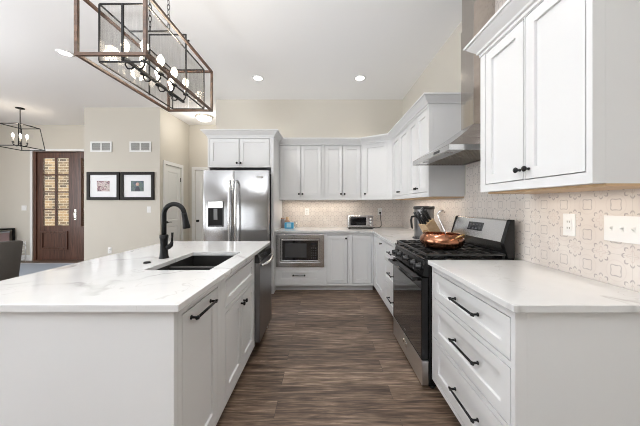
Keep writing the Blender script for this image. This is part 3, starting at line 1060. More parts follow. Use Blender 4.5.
# dishwasher
dw = thing('dishwasher', 'stainless steel dishwasher at the far end of the island', 'dishwasher', (XI, 2.2755, 0), LE)
DWW = 0.523
MB().box(0.002, DWW, 0.0005, 0.58, 0.10, 0.876).build('tub', 'enamel', dw)
MB().box(0.004, DWW - 0.002, -0.044, 0.0, 0.115, 0.800).build('door', 'dsteel', dw, bevel=0.004)
MB().prism([(-0.044, 0.802), (0.0, 0.802), (0.0, 0.872), (-0.030, 0.872)], 0.004, DWW - 0.002, 'x').build('control_strip', 'glassb', dw)
MB().box(0.004, DWW - 0.002, 0.06, 0.20, 0.002, 0.098).build('kick_plate', 'enamel', dw)
hp = [(0.05, -0.040, 0.775)] + [(0.05 + (DWW - 0.10) * k / 10, -0.062 - 0.022 * math.sin(PI * k / 10), 0.775) for k in range(11)] + [(DWW - 0.05, -0.040, 0.775)]
MB().tube(hp, 0.0125, 12).build('handle', 'chrome', dw)

# ------------------------------------------------------------------ built-in microwave
mw = thing('microwave', 'stainless built-in microwave below the back worktop', 'microwave', (-0.7155, YC, 0.37))
MB().box(0.035, 0.715, 0.03, 0.45, 0.035, 0.465).build('body', 'enamel', mw)
MB().grid([0.008, 0.078, 0.672, 0.735], [0.0, 0.075, 0.425, 0.493], -0.014, -0.001, {(1, 1)}, 'xz').build('trim_kit', 'steelx', mw, bevel=0.003)
MB().grid([0.084, 0.108, 0.640, 0.666], [0.081, 0.105, 0.395, 0.419], -0.020, 0.012, {(1, 1)}, 'xz').build('door_frame', 'steelx', mw, bevel=0.002)
MB().box(0.109, 0.639, -0.017, 0.012, 0.106, 0.394).build('door_glass', 'glassb', mw)
MB().box(0.152, 0.470, -0.0178, -0.0172, 0.145, 0.355).build('window', simple('microwave_mesh_window', (0.06, 0.06, 0.062), 0.25), mw)
kp = MB()
for r_ in range(5):
    for c_ in range(3):
        kp.box(0.535 + c_ * 0.030, 0.555 + c_ * 0.030, -0.0180, -0.0172, 0.130 + r_ * 0.036, 0.150 + r_ * 0.036)
kp.build('keypad', simple('keypad_grey', (0.035, 0.035, 0.038), 0.3), mw)
MB().box(0.535, 0.615, -0.0180, -0.0172, 0.335, 0.365).build('display', 'display', mw)

# ------------------------------------------------------------------ refrigerator
fx0, fx1, fy = -1.632, -0.738, 3.60
rf = thing('refrigerator', 'stainless side-by-side refrigerator with an ice and water dispenser', 'refrigerator', (fx0, fy, 0))
FW = fx1 - fx0
MB().box(0.02, 0.855, 0.085, 0.98, 0.02, 1.76).build('body', simple('fridge_side_grey', (0.06, 0.06, 0.062), 0.45), rf)
SPL = 0.418


def fridge_door(a, b):
    m = MB()
    prof = []
    n = 10
    for k in range(n + 1):
        u = k / n
        prof.append((a + (b - a) * u, 0.018 * (2 * u - 1) ** 2 * 0.8))
    poly = prof + [(b, 0.075), (a, 0.075)]
    m.prism(poly, 0.075, 1.775, 'z')
    m.sm = [True if len(f) == 4 else False for f in m.f]
    return m


dl = fridge_door(0.0, SPL - 0.004).build('door', 'fridge', rf, bevel=0.004)
dr = fridge_door(SPL + 0.004, FW).build('door', 'fridge', rf, bevel=0.004)
for d, hx, sg in ((dl, SPL - 0.042, -1), (dr, SPL + 0.046, 1)):
    hp = [(hx, 0.012, 0.62), (hx, -0.045, 0.64)] + [(hx, -0.052 - 0.012 * math.sin(PI * k / 8), 0.66 + 0.93 * k / 8) for k in range(9)] + [(hx, -0.045, 1.61), (hx, 0.012, 1.63)]
    MB().tube(hp, 0.0155, 14).build('handle', 'chrome', d)
MB().box(0.02, FW - 0.02, 0.03, 0.10, 0.012, 0.068).build('toe_grille', 'blackp', rf)
dsp = MB().grid([0.070, 0.082, 0.268, 0.280], [1.005, 1.02, 1.255, 1.355], -0.010, 0.030, {(1, 1)}, 'xz').build('dispenser', 'blackp', dl)
MB().box(0.083, 0.267, -0.005, 0.002, 1.021, 1.254).build('dispenser_recess', simple('matte_black_recess', (0.008, 0.008, 0.009), 0.6, spec=0.2), dl)
MB().box(0.076, 0.274, -0.0135, -0.0105, 1.262, 1.348).build('dispenser_panel', 'chrome', dl, bevel=0.003)
MB().prism([(-0.012, 1.25), (-0.0055, 1.25), (-0.0055, 1.10), (-0.009, 1.10)], 0.15, 0.20, 'x').build('paddle', simple('clear_grey_paddle', (0.18, 0.18, 0.185), 0.15), dl)
MB().box(0.735, 0.815, -0.001, 0.014, 1.672, 1.692).build('badge', 'chrome', dr)

# ------------------------------------------------------------------ range
rg = thing('gas_range', 'stainless and black freestanding gas range with a tall control back', 'range', (0.70, 2.632, 0), RW)
RWD = 0.772
MB().box(0.0, RWD, 0.045, 0.645, 0.025, 0.905).build('body', 'enamel', rg, bevel=0.003)
for fxx in (0.03, RWD - 0.03):
    for fyy in (0.08, 0.61):
        MB().lathe([(0.018, 0), (0.018, 0.024)], (fxx, fyy, 0.0), 12).build('foot', 'blackp', rg)
dr_ = MB().box(0.012, RWD - 0.006, -0.004, 0.044, 0.028, 0.198).build('storage_drawer', 'steeld', rg, bevel=0.004)
MB().box(0.33, 0.44, -0.007, -0.0045, 0.115, 0.150).build('drawer_pull', 'chrome', dr_, bevel=0.002)
od = MB().grid([0.012, 0.030, RWD - 0.024, RWD - 0.006], [0.205, 0.215, 0.705, 0.785], -0.006, 0.044, {(1, 1)}, 'xz').build('oven_door', 'enamel', rg, bevel=0.004)
MB().box(0.0305, RWD - 0.0245, -0.004, 0.040, 0.2155, 0.7045).build('door_glass', 'glassb', od)
MB().box(0.365, 0.405, -0.0058, -0.0042, 0.240, 0.248).build('badge', 'chrome', od)
hm = MB().tube([(0.04, -0.050, 0.765), (RWD - 0.04, -0.050, 0.765)], 0.013, 14)
for xx in (0.06, RWD - 0.06):
    hm.bar((xx, -0.006, 0.765), (xx, -0.050, 0.765), 0.022, 0.020)
hm.build('handle', 'enamel', od)
cp = MB().prism([(0.0, 0.800), (0.044, 0.792), (0.044, 0.905), (0.022, 0.905)], 0.004, RWD - 0.004, 'x').build('control_panel', 'enamel', rg)
for i, xx in enumerate((0.085, 0.205, 0.386, 0.567, 0.687)):
    kb = MB().lathe([(0.028, 0.008), (0.028, -0.004), (0.022, -0.007), (0.021, -0.030), (0.018, -0.033), (0.0, -0.033)], (xx, 0.008, 0.850), 20, 'y')
    kb.box(xx - 0.005, xx + 0.005, -0.036, -0.022, 0.831, 0.869)
    kb.build('burner_knob', 'blackp', rg)
ck = MB().box(0.0, RWD, 0.012, 0.600, 0.9055, 0.922).build('cooktop', 'ctopb', rg, bevel=0.004)
for (bx, by, br_) in ((0.16, 0.17, 0.048), (0.16, 0.46, 0.038), (0.386, 0.31, 0.052), (0.612, 0.17, 0.045), (0.612, 0.46, 0.036)):
    MB().lathe([(br_ + 0.012, 0.9225), (br_ + 0.010, 0.929), (br_, 0.930), (br_, 0.938), (br_ - 0.006, 0.941), (0, 0.941)], (bx, by, 0), 24).build('burner', 'iron', rg)
for gi in range(3):
    gx0, gx1 = 0.012 + gi * 0.2505, 0.012 + gi * 0.2505 + 0.246
    g = MB()
    zt = 0.954
    for yy in (0.035, 0.585):
        g.box(gx0, gx1, yy - 0.007, yy + 0.007, zt - 0.016, zt)
    for xx in (gx0 + 0.007, gx1 - 0.007):
        g.box(xx - 0.007, xx + 0.007, 0.042, 0.578, zt - 0.016, zt)
    xc = (gx0 + gx1) / 2
    g.box(xc - 0.005, xc + 0.005, 0.042, 0.578, zt - 0.012, zt)
    for yy in (0.125, 0.215, 0.31, 0.405, 0.495):
        g.box(gx0 + 0.014, gx1 - 0.014, yy - 0.005, yy + 0.005, zt - 0.011, zt + 0.0005)
    for xx in (gx0 + 0.008, gx1 - 0.008):
        for yy in (0.037, 0.583):
            g.box(xx - 0.006, xx + 0.006, yy - 0.006, yy + 0.006, 0.9222, zt - 0.016)
    g.build('grate', 'iron', rg, bevel=0.002)
MB().prism([(0.602, 0.9055), (0.645, 0.9055), (0.645, 1.03), (0.612, 1.03)], 0.004, RWD - 0.004, 'x').build('vent_trim', 'enamel', rg)
bgd = MB().prism([(0.572, 1.032), (0.645, 1.032), (0.645, 1.192), (0.628, 1.192), (0.622, 1.186)], 0.022, RWD - 0.040, 'x').build('back_guard', 'steelh', rg, bevel=0.003)
for a, b in ((0.0, 0.0215), (RWD - 0.0395, RWD)):
    MB().prism([(0.568, 1.028), (0.600, 0.923), (0.647, 0.923), (0.647, 1.196), (0.624, 1.196), (0.616, 1.188)], a, b, 'x').build('end_cap', 'enamel', rg, bevel=0.003)


def on_guard(xa, xb, ta, tb, lift=0.0015):
    """thin plate lying on the tilted face of the guard; t runs 0 (bottom) to 1 (top)"""
    P = lambda x, t, o: (x, 0.572 + 0.050 * t - o * 0.95, 1.032 + 0.154 * t - o * 0.3 + 0.0)
    v = [P(xa, ta, lift), P(xb, ta, lift), P(xb, tb, lift), P(xa, tb, lift), P(xa, ta, -0.002), P(xb, ta, -0.002), P(xb, tb, -0.002), P(xa, tb, -0.002)]
    return MB().add(v, [(0, 1, 2, 3), (7, 6, 5, 4), (0, 4, 5, 1), (1, 5, 6, 2), (2, 6, 7, 3), (3, 7, 4, 0)])


dpl = on_guard(0.26, 0.475, 0.36, 0.80).build('display', 'display', bgd)
bt = MB()
for i in range(4):
    for j in range(2):
        q = on_guard(0.28 + i * 0.048, 0.305 + i * 0.048, 0.43 + j * 0.2, 0.50 + j * 0.2, 0.0024)
        bt.add(q.v, q.f)
bt.build('button_marks', simple('grey_touch_marks', (0.06, 0.06, 0.065), 0.3), dpl)

# ------------------------------------------------------------------ range hood
hd = thing('range_hood', 'stainless steel chimney range hood above the gas range', 'range hood', (0.89, 2.628, 1.69), RW)
HW, HD = 0.758, XW - TT - 0.89 - 0.001
m = MB().grid([0, 0.012, HW - 0.012, HW], [0, 0.012, HD - 0.012, HD], 0.0, 0.040, {(1, 1)}, 'xy')
m.build('canopy_rim', 'steelh', hd, bevel=0.002)
cx0, cx1, cy0 = 0.280, 0.478, 0.330
zt = 0.27
b4 = [(0.0, 0.0, 0.0405), (HW, 0.0, 0.0405), (HW, HD, 0.0405), (0.0, HD, 0.0405)]
md = []
for t_, bow in ((0.34, 0.035), (0.67, 0.035)):
    def L(a, b):
        return a + (b - a) * min(1.0, t_ + bow)
    md.append([(L(0, cx0), L(0, cy0), 0.0405 + (zt - 0.0405) * t_), (L(HW, cx1), L(0, cy0), 0.0405 + (zt - 0.0405) * t_),
               (L(HW, cx1), HD, 0.0405 + (zt - 0.0405) * t_), (L(0, cx0), HD, 0.0405 + (zt - 0.0405) * t_)])
t4 = [(cx0, cy0, zt), (cx1, cy0, zt), (cx1, HD, zt), (cx0, HD, zt)]
v = b4 + md[0] + md[1] + t4
f = [(3, 2, 1, 0), (12, 13, 14, 15)]
for k in range(3):
    for i in range(4):
        j = (i + 1) % 4
        f.append((4 * k + i, 4 * k + j, 4 * k + 4 + j, 4 * k + 4 + i))
MB().add(v, f).build('canopy', 'steel', hd)
MB().box(cx0 + 0.001, cx1 - 0.001, cy0 + 0.001, HD, zt + 0.0005, 1.13).build('chimney', 'chimney', hd, bevel=0.002)
MB().box(cx0 + 0.006, cx1 - 0.006, cy0 + 0.006, HD, 1.1305, H - 1.69 - 0.001).build('upper_chimney', 'chimney', hd, bevel=0.002)
MB().box(0.0125, HW - 0.0125, 0.0125, 0.13, 0.006, 0.012).build('light_panel', 'steelh', hd)
for xx in (0.16, HW - 0.16):
    MB().lathe([(0.030, 0.0055), (0.030, 0.003), (0.022, 0.002), (0.0, 0.002)], (xx, 0.072, 0), 20).build('hood_lamp', 'chrome', hd)
for a, b in ((0.014, HW / 2 - 0.002), (HW / 2 + 0.002, HW - 0.014)):
    fm = MB().box(a, b, 0.134, HD - 0.02, 0.012, 0.020)
    for k in range(12):
        yy = 0.15 + k * (HD - 0.19) / 11
        fm.box(a + 0.012, b - 0.012, yy - 0.004, yy + 0.004, 0.007, 0.0119)
    fm.build('grease_filter', 'filter', hd)
MB().box(0.50, 0.60, -0.003, -0.0002, 0.012, 0.030).build('button_panel', 'blackp', hd, bevel=0.001)

# ------------------------------------------------------------------ lights of the room
def spot(loc, power, size=2.3, col=(1, 0.95, 0.88)):
    l = bpy.data.lights.new('downlight_beam', 'SPOT')
    l.energy, l.spot_size, l.spot_blend, l.color, l.shadow_soft_size = power, size, 0.9, col, 0.07
    o = bpy.data.objects.new('downlight_beam', l)
    o.location = loc
    COL.objects.link(o)


def point(loc, power, rad=0.05, col=(1, 0.86, 0.68)):
    l = bpy.data.lights.new('lamp_glow', 'POINT')
    l.energy, l.color, l.shadow_soft_size = power, col, rad
    o = bpy.data.objects.new('lamp_glow', l)
    o.location = loc
    COL.objects.link(o)


can = thing('recessed_light', 'lit round ceiling downlight, left of the two before the back wall', 'ceiling light', (-0.957, 3.90, H), 0, 'recessed ceiling lights')
MB().lathe([(0.062, -0.0005), (0.085, -0.0005), (0.088, -0.004), (0.062, -0.008)], n=36, caps=False).build('trim_ring', 'trim', can)
MB().lathe([(0.0, -0.0035), (0.0615, -0.0035), (0.0615, -0.001), (0, -0.001)], n=36, caps=False).build('lens', 'can', can)
for loc, lab in (((0.545, 3.90, H), 'lit round ceiling downlight, right of the two before the back wall'),
                 ((-3.17, 3.26, H), 'lit round ceiling downlight left of the linear lantern')):
    c = copy_tree(can)
    c.location = loc
    c['label'] = lab
spot((0.10, 1.95, H - 0.02), 56, 2.5, (1, 0.97, 0.93))      # the downlight of the same row just above the frame
for x, y in ((-0.957, 3.90), (0.545, 3.90), (-3.17, 3.26)):
    spot((x, y, H - 0.02), 30 if y > 3.5 else 12)

fl = thing('flush_light', 'lit frosted dome ceiling light in the hall beside the refrigerator', 'ceiling light', (-2.50, 5.57, H))
MB().lathe([(0.0, -0.0005), (0.165, -0.0005), (0.172, -0.012), (0.165, -0.032), (0.150, -0.034)], n=40, caps=False).build('rim', 'nickel', fl)
MB().lathe([(0.152, -0.030), (0.146, -0.058), (0.120, -0.086), (0.075, -0.104), (0.0, -0.111)], n=40, caps=False).build('glass_dome', 'dome', fl)
MB().lathe([(0.010, -0.108), (0.010, -0.118), (0.0, -0.124)], n=12).build('finial', 'nickel', fl)
point((-2.50, 5.45, H - 0.22), 8, 0.12, (1, 0.95, 0.88))


def bulb(m, c, r=0.022):
    m.lathe([(0.010, 0.0), (0.012, 0.008), (r * 0.85, 0.022), (r, 0.036), (r * 0.85, 0.051), (r * 0.5, 0.063), (0.004, 0.072), (0, 0.073)], c, 16)
    return m


# linear lantern over the island
XC = -1.10
ln = thing('lantern_chandelier', 'long bronze-framed glass lantern hung on chains over the island', 'chandelier', (XC, 1.79, H))
ox, y0, y1, zb, ztp = 0.178, -0.415, 0.405, 2.082 - H, 2.404 - H
w = 0.0165
fr = MB()
for sx in (-1, 1):
    for z in (zb, ztp):
        fr.box(sx * ox - w / 2, sx * ox + w / 2, y0 - w / 2, y1 + w / 2, z - w / 2, z + w / 2)
    for y in (y0, y1):
        fr.box(sx * ox - w / 2, sx * ox + w / 2, y - w / 2, y + w / 2, zb + w / 2, ztp - w / 2)
for y in (y0, y1):
    for z in (zb, ztp):
        fr.box(-ox + w / 2, ox - w / 2, y - w / 2, y + w / 2, z - w / 2, z + w / 2)
fr.build('outer_frame', 'bronze', ln, bevel=0.0015)
ix, iy0, iy1 = 0.128, -0.335, 0.405 + 0.0
iy1 = 0.375
w = 0.007
inn = MB()
for sx in (-1, 1):
    for z in (zb + 0.004, ztp):
        inn.box(sx * ix - w / 2, sx * ix + w / 2, iy0, iy1, z - w / 2, z + w / 2)
    for y in (iy0, iy1):
        inn.box(sx * ix - w / 2, sx * ix + w / 2, y - w / 2, y + w / 2, zb + 0.009, ztp - w / 2)
for y in (iy0, iy1):
    for z in (zb + 0.004, ztp):
        inn.box(-ix + w / 2, ix - w / 2, y - w / 2, y + w / 2, z - w / 2, z + w / 2)
for y, zz in ((iy0, ztp),):
    inn.box(-0.005, 0.005, y - 0.005, y + 0.005, zb + 0.009, zz)
inn.build('inner_frame', 'black', ln)
hb = MB()
for y in (0.097,):
    hb.box(-ix - 0.012, ix - 0.02 + 0.02, y - 0.004, y + 0.004, 2.513 - H - 0.004, 2.513 - H + 0.004)
    for sx in (-ix - 0.008, ix - 0.004):
        hb.box(sx - 0.004, sx + 0.004, y - 0.004, y + 0.004, zb, 2.513 - H - 0.004)
    hb.tube([(ix, y, 2.47 - H), (ix + 0.02, y, 2.47 - H)], 0.006, 8)
hb.build('hanger_bail', 'black', ln)
for sx in (-1, 1):
    MB().box(sx * ix - 0.0015, sx * ix + 0.0015, iy0 + 0.006, iy1 - 0.006, zb + 0.010, ztp - 0.006).build('glass_panel', 'seed', ln)
for y in (iy0, iy1):
    MB().box(-ix + 0.006, -0.006, y - 0.0015, y + 0.0015, zb + 0.010, ztp - 0.006).box(0.006, ix - 0.006, y - 0.0015, y + 0.0015, zb + 0.010, ztp - 0.006).build('glass_panel', 'seed', ln)
zbar = 2.112 - H
MB().box(-0.008, 0.008, -0.33, 0.30, zbar - 0.008, zbar + 0.008).build('candle_bar', 'black', ln)
for k in range(4):
    yy = -0.24 + k * 0.155
    for sx in (-1, 1):
        am = MB().tube([(0, yy, zbar), (sx * 0.02, yy, zbar - 0.016), (sx * 0.042, yy, zbar - 0.014), (sx * 0.055, yy, zbar + 0.006), (sx * 0.056, yy, zbar + 0.022)], 0.0048, 10)
        am.lathe([(0.0, 0.0), (0.017, 0.004), (0.020, 0.010), (0.0, 0.010)], (sx * 0.056, yy, zbar + 0.020), 14, caps=False)
        a = am.build('candle_arm', 'black', ln)
        MB().lathe([(0.0105, 0.0), (0.0105, 0.05), (0.0, 0.05)], (sx * 0.056, yy, zbar + 0.031), 14).build('candle_sleeve', 'candle', a)
        bulb(MB(), (sx * 0.056, yy, zbar + 0.082)).build('bulb', 'bulb', a)


def chain(yc, ztop, zlow, n):
    m = MB()
    L = (ztop - zlow) / n
    for i in range(n):
        zc = zlow + (i + 0.5) * L
        pts = []
        for k in range(13):
            a = 2 * PI * k / 12
            u, v_ = 0.009 * math.cos(a), (L * 0.62) * math.sin(a)
            pts.append((u, yc, zc + v_) if i % 2 else (0, yc + u, zc + v_))
        m.tube(pts, 0.0022, 6, caps=False)
    return m


chain(0.097, -0.02, 2.515 - H, 18).build('chain', 'black', ln)
chain(-0.105, -0.02, 2.43 - H, 20).build('chain', 'black', ln)
MB().tube([(-0.0, -0.105, 2.437 - H), (0.0, -0.105, 2.404 - H)], 0.004, 8).box(-ix, ix, -0.109, -0.101, ztp - 0.004, ztp + 0.004).build('chain_mount', 'black', ln)
MB().box(-0.05, 0.05, -0.24, 0.24, -0.022, -0.0005).build('ceiling_canopy', 'black', ln, bevel=0.004)
point((XC, 1.70, 2.27), 4, 0.05)
point((XC, 1.95, 2.27), 4, 0.05)

# entry lantern
el = thing('entry_chandelier', 'square open-frame lantern with candle bulbs hanging near the front door', 'chandelier', (-5.84, 5.11, H))
zb, ztp = 2.40 - H, 2.82 - H
bh, th = 0.235, 0.185
fr = MB()
for z, q in ((zb, bh), (ztp, th)):
    c4 = [(-q, -q), (q, -q), (q, q), (-q, q)]
    for i in range(4):
        a, b = c4[i], c4[(i + 1) % 4]
        fr.bar((*a, z), (*b, z), 0.014)
for sx in (-1, 1):
    for sy in (-1, 1):
        fr.bar((sx * bh, sy * bh, zb), (sx * th, sy * th, ztp), 0.010)
        fr.tube([(sx * th, sy * th, ztp), (sx * th * 0.5, sy * th * 0.5, ztp + 0.035), (0, 0, ztp + 0.03)], 0.004, 8)
fr.build('frame', 'black', el)
MB().tube([(0, 0, -0.02), (0, 0, zb + 0.03)], 0.007, 10).build('stem', 'black', el)
MB().lathe([(0.0, -0.0005), (0.065, -0.0005), (0.065, -0.014), (0.02, -0.024), (0, -0.024)], n=24, caps=False).build('ceiling_canopy', 'black', el)
for k in range(6):
    a = 2 * PI * k / 6 + 0.3
    px, py = 0.105 * math.cos(a), 0.105 * math.sin(a)
    am = MB().tube([(0, 0, zb + 0.05), (px * 0.5, py * 0.5, zb + 0.03), (px, py, zb + 0.06), (px, py, zb + 0.10)], 0.005, 8)
    am.lathe([(0.0, 0), (0.018, 0.004), (0.018, 0.01), (0, 0.01)], (px, py, zb + 0.095), 12, caps=False)
    ar = am.build('candle_arm', 'black', el)
    MB().lathe([(0.011, 0.0), (0.011, 0.085), (0.0, 0.085)], (px, py, zb + 0.106), 12).build('candle_sleeve', 'candle', ar)
    bulb(MB(), (px, py, zb + 0.192), 0.021).build('bulb', 'bulb', ar)
point((-5.84, 5.11, 2.72), 3, 0.08)

# warm strips under the wall cabinets
WARM = (1.0, 0.88, 0.74)
area('under_cabinet_strip', (1.26, 1.40, UB - 0.02), (0, 0, 0), 0.03, 0.66, 0.6, WARM)
area('under_cabinet_strip', (1.27, 3.35, UB - 0.02), (0, 0, 0), 0.03, 1.30, 1.5, WARM)
area('under_cabinet_strip', (0.0, 4.52, UB - 0.02), (0, 0, 0), 1.30, 0.03, 2.2, WARM)

# ------------------------------------------------------------------ small things on the worktops
pn = thing('copper_pan', 'shiny round copper pan standing on the gas range grates', 'pan', (0.955, 2.135, 0.9555))
MB().lathe([(0.0, 0.0), (0.112, 0.0), (0.144, 0.014), (0.165, 0.044), (0.168, 0.066), (0.160, 0.090), (0.147, 0.106), (0.140, 0.112), (0.143, 0.116), (0.138, 0.117),
            (0.133, 0.112), (0.154, 0.088), (0.161, 0.066), (0.158, 0.046), (0.138, 0.020), (0.110, 0.007), (0.0, 0.007)], n=48, caps=False).build('body', 'copper', pn)
for sx, a in ((1, math.radians(-60)), (1, math.radians(110))):
    pts = []
    for k in range(11):
        t_ = -1 + 2 * k / 10
        r_ = 0.156 + 0.030 * (1 - t_ * t_)
        aa = a + t_ * 0.30
        pts.append((r_ * math.cos(aa), r_ * math.sin(aa), 0.092 + 0.030 * (1 - t_ * t_)))
    MB().tube(pts, 0.006, 10).build('handle', 'brass', pn)
ld = thing('ladle', 'steel ladle with a hooked handle standing in the copper pan', 'ladle', (0.955, 2.135, 0.965))
MB().tube([(0.06, 0.03, 0.03), (0.05, 0.05, 0.12), (0.02, 0.09, 0.22), (0.012, 0.10, 0.262), (0.026, 0.098, 0.282), (0.052, 0.09, 0.286), (0.066, 0.085, 0.274)],
          [0.005, 0.005, 0.0052, 0.006, 0.0065, 0.007, 0.006], 10).build('handle', 'chrome', ld)
MB().lathe([(0.0, 0.0), (0.025, 0.006), (0.038, 0.022), (0.040, 0.034), (0.037, 0.034), (0.034, 0.022), (0.022, 0.009), (0.0, 0.004)], (0.06, 0.0, 0.0), 20, caps=False).build('bowl', 'chrome', ld)

kb = thing('knife_block', 'light wooden knife block with black handles behind the copper pan', 'knife block', (1.135, 2.80, CT + 0.0005))
# block leans away from the range, knives pointing up and to the left
tilt = Matrix.Rotation(math.radians(-38), 3, 'Y')
rz = Matrix.Rotation(math.radians(20), 3, 'Z')
R3 = rz @ tilt
bl = MB().prism([(0.045, 0.0), (0.095, 0.0), (0.115, 0.03), (-0.01, 0.205), (-0.092, 0.148), (-0.010, 0.028)], -0.05, 0.05, 'y')
bl.v = [tuple(rz @ Vector(p)) for p in bl.v]
bl.build('block', 'lwood', kb, bevel=0.004)
kb.scale = (1.2, 1.2, 1.2)
ax = Vector((-0.58, 0, 0.82)).normalized()
across = Vector((0.82, 0, 0.58)).normalized()
for i in range(3):
    for j in range(3):
        c = Vector((-0.051, 0, 0.1765)) + across * (-0.033 + i * 0.033) + Vector((0, -0.030 + j * 0.030, 0))
        L_ = 0.085 + 0.018 * ((i * 2 + j) % 3)
        hm = MB().tube([rz @ c, rz @ (c + ax * 0.012), rz @ (c + ax * (L_ * 0.5)), rz @ (c + ax * L_)], [0.010, 0.0105, 0.0095, 0.0115], 10)
        hm.build('knife_handle', 'blackp', kb)

cf = thing('coffee_maker', 'stainless and black coffee maker on the far right worktop', 'coffee maker', (1.165, 3.06, CT + 0.0005))
MB().lathe([(0.0, 0.0), (0.125, 0.0), (0.128, 0.010), (0.118, 0.022), (0.0, 0.022)], n=36, caps=False).build('base', 'blackp', cf)
MB().lathe([(0.104, 0.0225), (0.108, 0.03), (0.108, 0.33), (0.104, 0.345), (0.0, 0.345)], n=36, caps=False).build('body', 'dsteel', cf)
MB().lathe([(0.112, 0.335), (0.117, 0.342), (0.117, 0.362), (0.108, 0.372), (0.0, 0.374)], n=36, caps=False).build('lid', 'blackp', cf)
MB().tube([(-0.104, -0.02, 0.255), (-0.150, -0.03, 0.250), (-0.158, -0.032, 0.21), (-0.150, -0.03, 0.14), (-0.142, -0.028, 0.115)], [0.013, 0.013, 0.013, 0.012, 0.010], 12).build('handle', 'blackp', cf)
MB().box(-0.06, 0.06, -0.122, -0.098, 0.10, 0.16).build('control_band', 'blackp', cf, bevel=0.004)

to = thing('toaster_oven', 'silver toaster oven with a dark window near the back corner', 'toaster oven', (0.61, 4.28, CT + 0.0005))
MB().box(-0.205, 0.205, 0.012, 0.28, 0.016, 0.215).build('body', 'steelx', to, bevel=0.008)
MB().grid([-0.198, -0.168, 0.085, 0.110], [0.030, 0.055, 0.175, 0.200], -0.006, 0.0115, {(1, 1)}, 'xz').build('door_frame', 'steelx', to, bevel=0.003)
MB().box(-0.167, 0.084, 0.001, 0.0115, 0.056, 0.174).build('door_glass', 'glassb', to)
MB().tube([(-0.16, -0.03, 0.186), (0.078, -0.03, 0.186)], 0.007, 10).bar((-0.15, -0.006, 0.186), (-0.15, -0.03, 0.186), 0.01).bar((0.068, -0.006, 0.186), (0.068, -0.03, 0.186), 0.01).build('handle', 'blackp', to)
for z in (0.062, 0.112, 0.162):
    MB().lathe([(0.018, 0.0115), (0.018, 0.004), (0.015, -0.008), (0.0, -0.008)], (0.158, 0, z), 18, 'y').build('dial', 'chrome', to)
for sx in (-0.18, 0.18):
    for yy in (0.04, 0.25):
        MB().lathe([(0.014, 0), (0.014, 0.0155)], (sx, yy, 0), 10).build('foot', 'blackp', to)
MB().box(-0.20, 0.20, -0.012, 0.03, 0.0045, 0.0155).build('crumb_tray', 'blackp', to, bevel=0.002)
pc = thing('power_cord', 'black power cord from the toaster oven up to the wall outlet', 'cord', (0.825, 4.40, CT + 0.0005))
MB().tube([(0.0, 0.0, 0.014), (0.04, -0.06, 0.008), (0.10, -0.08, 0.020), (0.15, 0.0, 0.055), (0.178, 0.14, 0.085), (0.182, 0.22, 0.12), (0.181, 0.24, 0.20), (0.180, 0.25, 0.235)], 0.0055, 10).build('cable', 'rubber', pc)
MB().box(0.166, 0.194, 0.248, 0.279, 0.230, 0.262).build('plug', 'rubber', pc, bevel=0.004)

j = thing('glass_jar', 'dark grey glass jar beside the refrigerator panel on back worktop', 'jar', (-0.672, 4.42, CT + 0.0005))
MB().lathe([(0.0, 0), (0.032, 0), (0.035, 0.006), (0.035, 0.13), (0.029, 0.15), (0.0, 0.15)], n=24, caps=False).build('body', 'greyjar', j)
MB().lathe([(0.030, 0.1505), (0.032, 0.155), (0.032, 0.170), (0.0, 0.172)], n=24).build('lid', 'terracotta', j)
j = thing('spice_jar', 'small terracotta jar behind the blue box on back worktop', 'jar', (-0.610, 4.52, CT + 0.0005))
MB().lathe([(0.0, 0), (0.03, 0), (0.042, 0.03), (0.044, 0.10), (0.030, 0.135), (0.0, 0.135)], n=24, caps=False).build('body', 'terracotta', j)
MB().lathe([(0.026, 0.1355), (0.027, 0.165), (0.021, 0.178), (0.0, 0.180)], n=20).build('lid', 'lwood', j)
bx = thing('tissue_box', 'small bright blue box on the back worktop beside dark jar', 'box', (-0.555, 4.36, CT + 0.0005))
MB().box(-0.072, 0.072, -0.04, 0.04, 0, 0.098).build('carton', 'blue', bx, bevel=0.004)
MB().box(-0.038, 0.035, -0.0415, -0.0405, 0.018, 0.085).build('label_panel', 'paleblue', bx)
j = thing('water_glass', 'small clear glass standing right of the blue box', 'glass', (-0.455, 4.42, CT + 0.0005))
MB().lathe([(0.0, 0.0), (0.026, 0.0), (0.031, 0.11), (0.029, 0.11), (0.024, 0.006), (0.0, 0.006)], n=24, caps=False).build('tumbler', 'glass', j)

# ------------------------------------------------------------------ great room and entry
ru = thing('area_rug', 'blue-grey rug with a pale border on the floor before the front door', 'rug', (-6.1, 5.15, 0.0005))
MB().grid([-1.0, -0.88, 0.88, 1.0], [-0.75, -0.63, 0.63, 0.75], 0, 0.010, {(1, 1)}).build('border', 'rugb', ru)
MB().box(-0.88, 0.88, -0.63, 0.63, 0, 0.011).build('field', 'rug', ru)
ch = thing('dining_chair', 'grey-brown upholstered chair beyond the far left of the island', 'chair', (-3.72, 2.88, 0), 0)
m = MB()
NB = 12
outer, inner = [], []
for k in range(NB + 1):
    a = -PI * 0.42 + PI * 0.84 * k / NB
    outer.append((0.29 * math.cos(a) + 0.0, 0.30 * math.sin(a)))
    inner.append((0.225 * math.cos(a), 0.24 * math.sin(a)))
v, f = [], []
for k in range(NB + 1):
    lift = 0.05 * math.sin(PI * k / NB)
    for (p, z, s_) in ((outer[k], 0.40, 0.90), (outer[k], 0.855 + lift, 1.04), (inner[k], 0.855 + lift, 1.04), (inner[k], 0.40, 0.94)):
        v.append((p[0] * s_, p[1] * s_, z))
for k in range(NB):
    a, b = 4 * k, 4 * (k + 1)
    f += [(a, b, b + 1, a + 1), (a + 1, b + 1, b + 2, a + 2), (a + 2, b + 2, b + 3, a + 3), (a + 3, b + 3, b, a)]
f += [(0, 1, 2, 3), (4 * NB + 3, 4 * NB + 2, 4 * NB + 1, 4 * NB)]
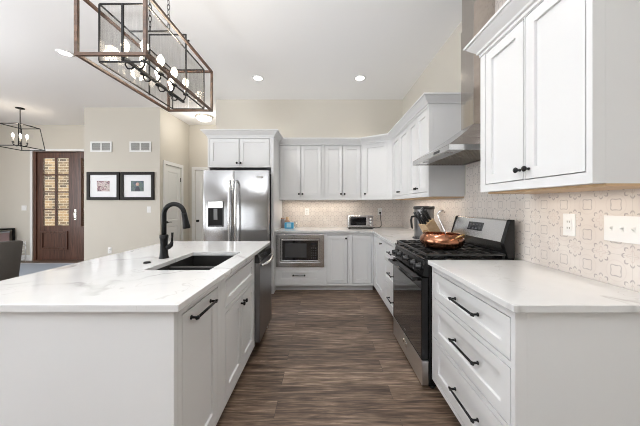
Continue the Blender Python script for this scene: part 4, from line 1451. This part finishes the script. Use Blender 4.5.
MB().add(v, f, True).build('backrest', 'uphol', ch, bevel=0.012)
MB().box(-0.29, 0.205, -0.235, 0.235, 0.395, 0.475).build('seat', 'uphol', ch, bevel=0.03, seg=3)
for sx in (-0.25, 0.18):
    for sy in (-0.2, 0.2):
        MB().tube([(sx, sy, 0.394), (sx * 1.08, sy * 1.08, 0.0)], [0.02, 0.013], 10).build('leg', 'dwood', ch)
cs = thing('console_table', 'black-framed low console against the entry wall at left edge', 'console table', (-7.62, 5.98, 0))
m = MB().box(-0.46, 0.46, -0.18, 0.18, 0.735, 0.765).box(-0.44, 0.44, -0.17, 0.17, 0.44, 0.465).box(-0.44, 0.44, -0.17, 0.17, 0.10, 0.125)
m.build('shelf', 'black', cs)
for sx in (-0.445, 0.445):
    for sy in (-0.165, 0.165):
        MB().box(sx - 0.015, sx + 0.015, sy - 0.015, sy + 0.015, 0, 0.7345).build('leg', 'black', cs)
bk = thing('storage_box', 'dusty pink fabric box on the upper shelf of the black console', 'box', (-7.42, 5.96, 0.4655))
MB().box(-0.22, 0.22, -0.13, 0.13, 0, 0.20).build('box_body', 'pink', bk, bevel=0.01)
MB().box(-0.225, 0.225, -0.135, 0.135, 0.2005, 0.235).build('lid', 'rugb', bk, bevel=0.008)
bk = thing('storage_box', 'pale blue box on the lower shelf of the black console', 'box', (-7.42, 5.96, 0.1255))
MB().box(-0.23, 0.23, -0.13, 0.13, 0, 0.24).build('box_body', 'paleblue', bk, bevel=0.01)
MB().box(-0.05, 0.05, -0.136, -0.131, 0.14, 0.17).build('grip', 'black', bk)
wr = thing('wire_rack', 'white wire tiered rack on the floor left of the front door', 'rack', (-6.99, 6.02, 0))
for z in (0.03, 0.20, 0.37):
    m = MB()
    for a, b in (((-0.12, -0.10), (0.12, -0.10)), ((0.12, -0.10), (0.12, 0.10)), ((0.12, 0.10), (-0.12, 0.10)), ((-0.12, 0.10), (-0.12, -0.10))):
        for dz in (0.0, 0.07):
            m.tube([(*a, z + dz), (*b, z + dz)], 0.005, 6)
    for k in range(7):
        x = -0.10 + k * 0.0333
        m.tube([(x, -0.10, z + 0.07), (x, -0.10, z), (x, 0.10, z), (x, 0.10, z + 0.07)], 0.003, 6)
    m.build('wire_basket', 'plastic', wr)
for sx in (-0.12, 0.12):
    for sy in (-0.10, 0.10):
        MB().tube([(sx, sy, 0.0), (sx, sy, 0.46)], 0.006, 8).build('post', 'plastic', wr)
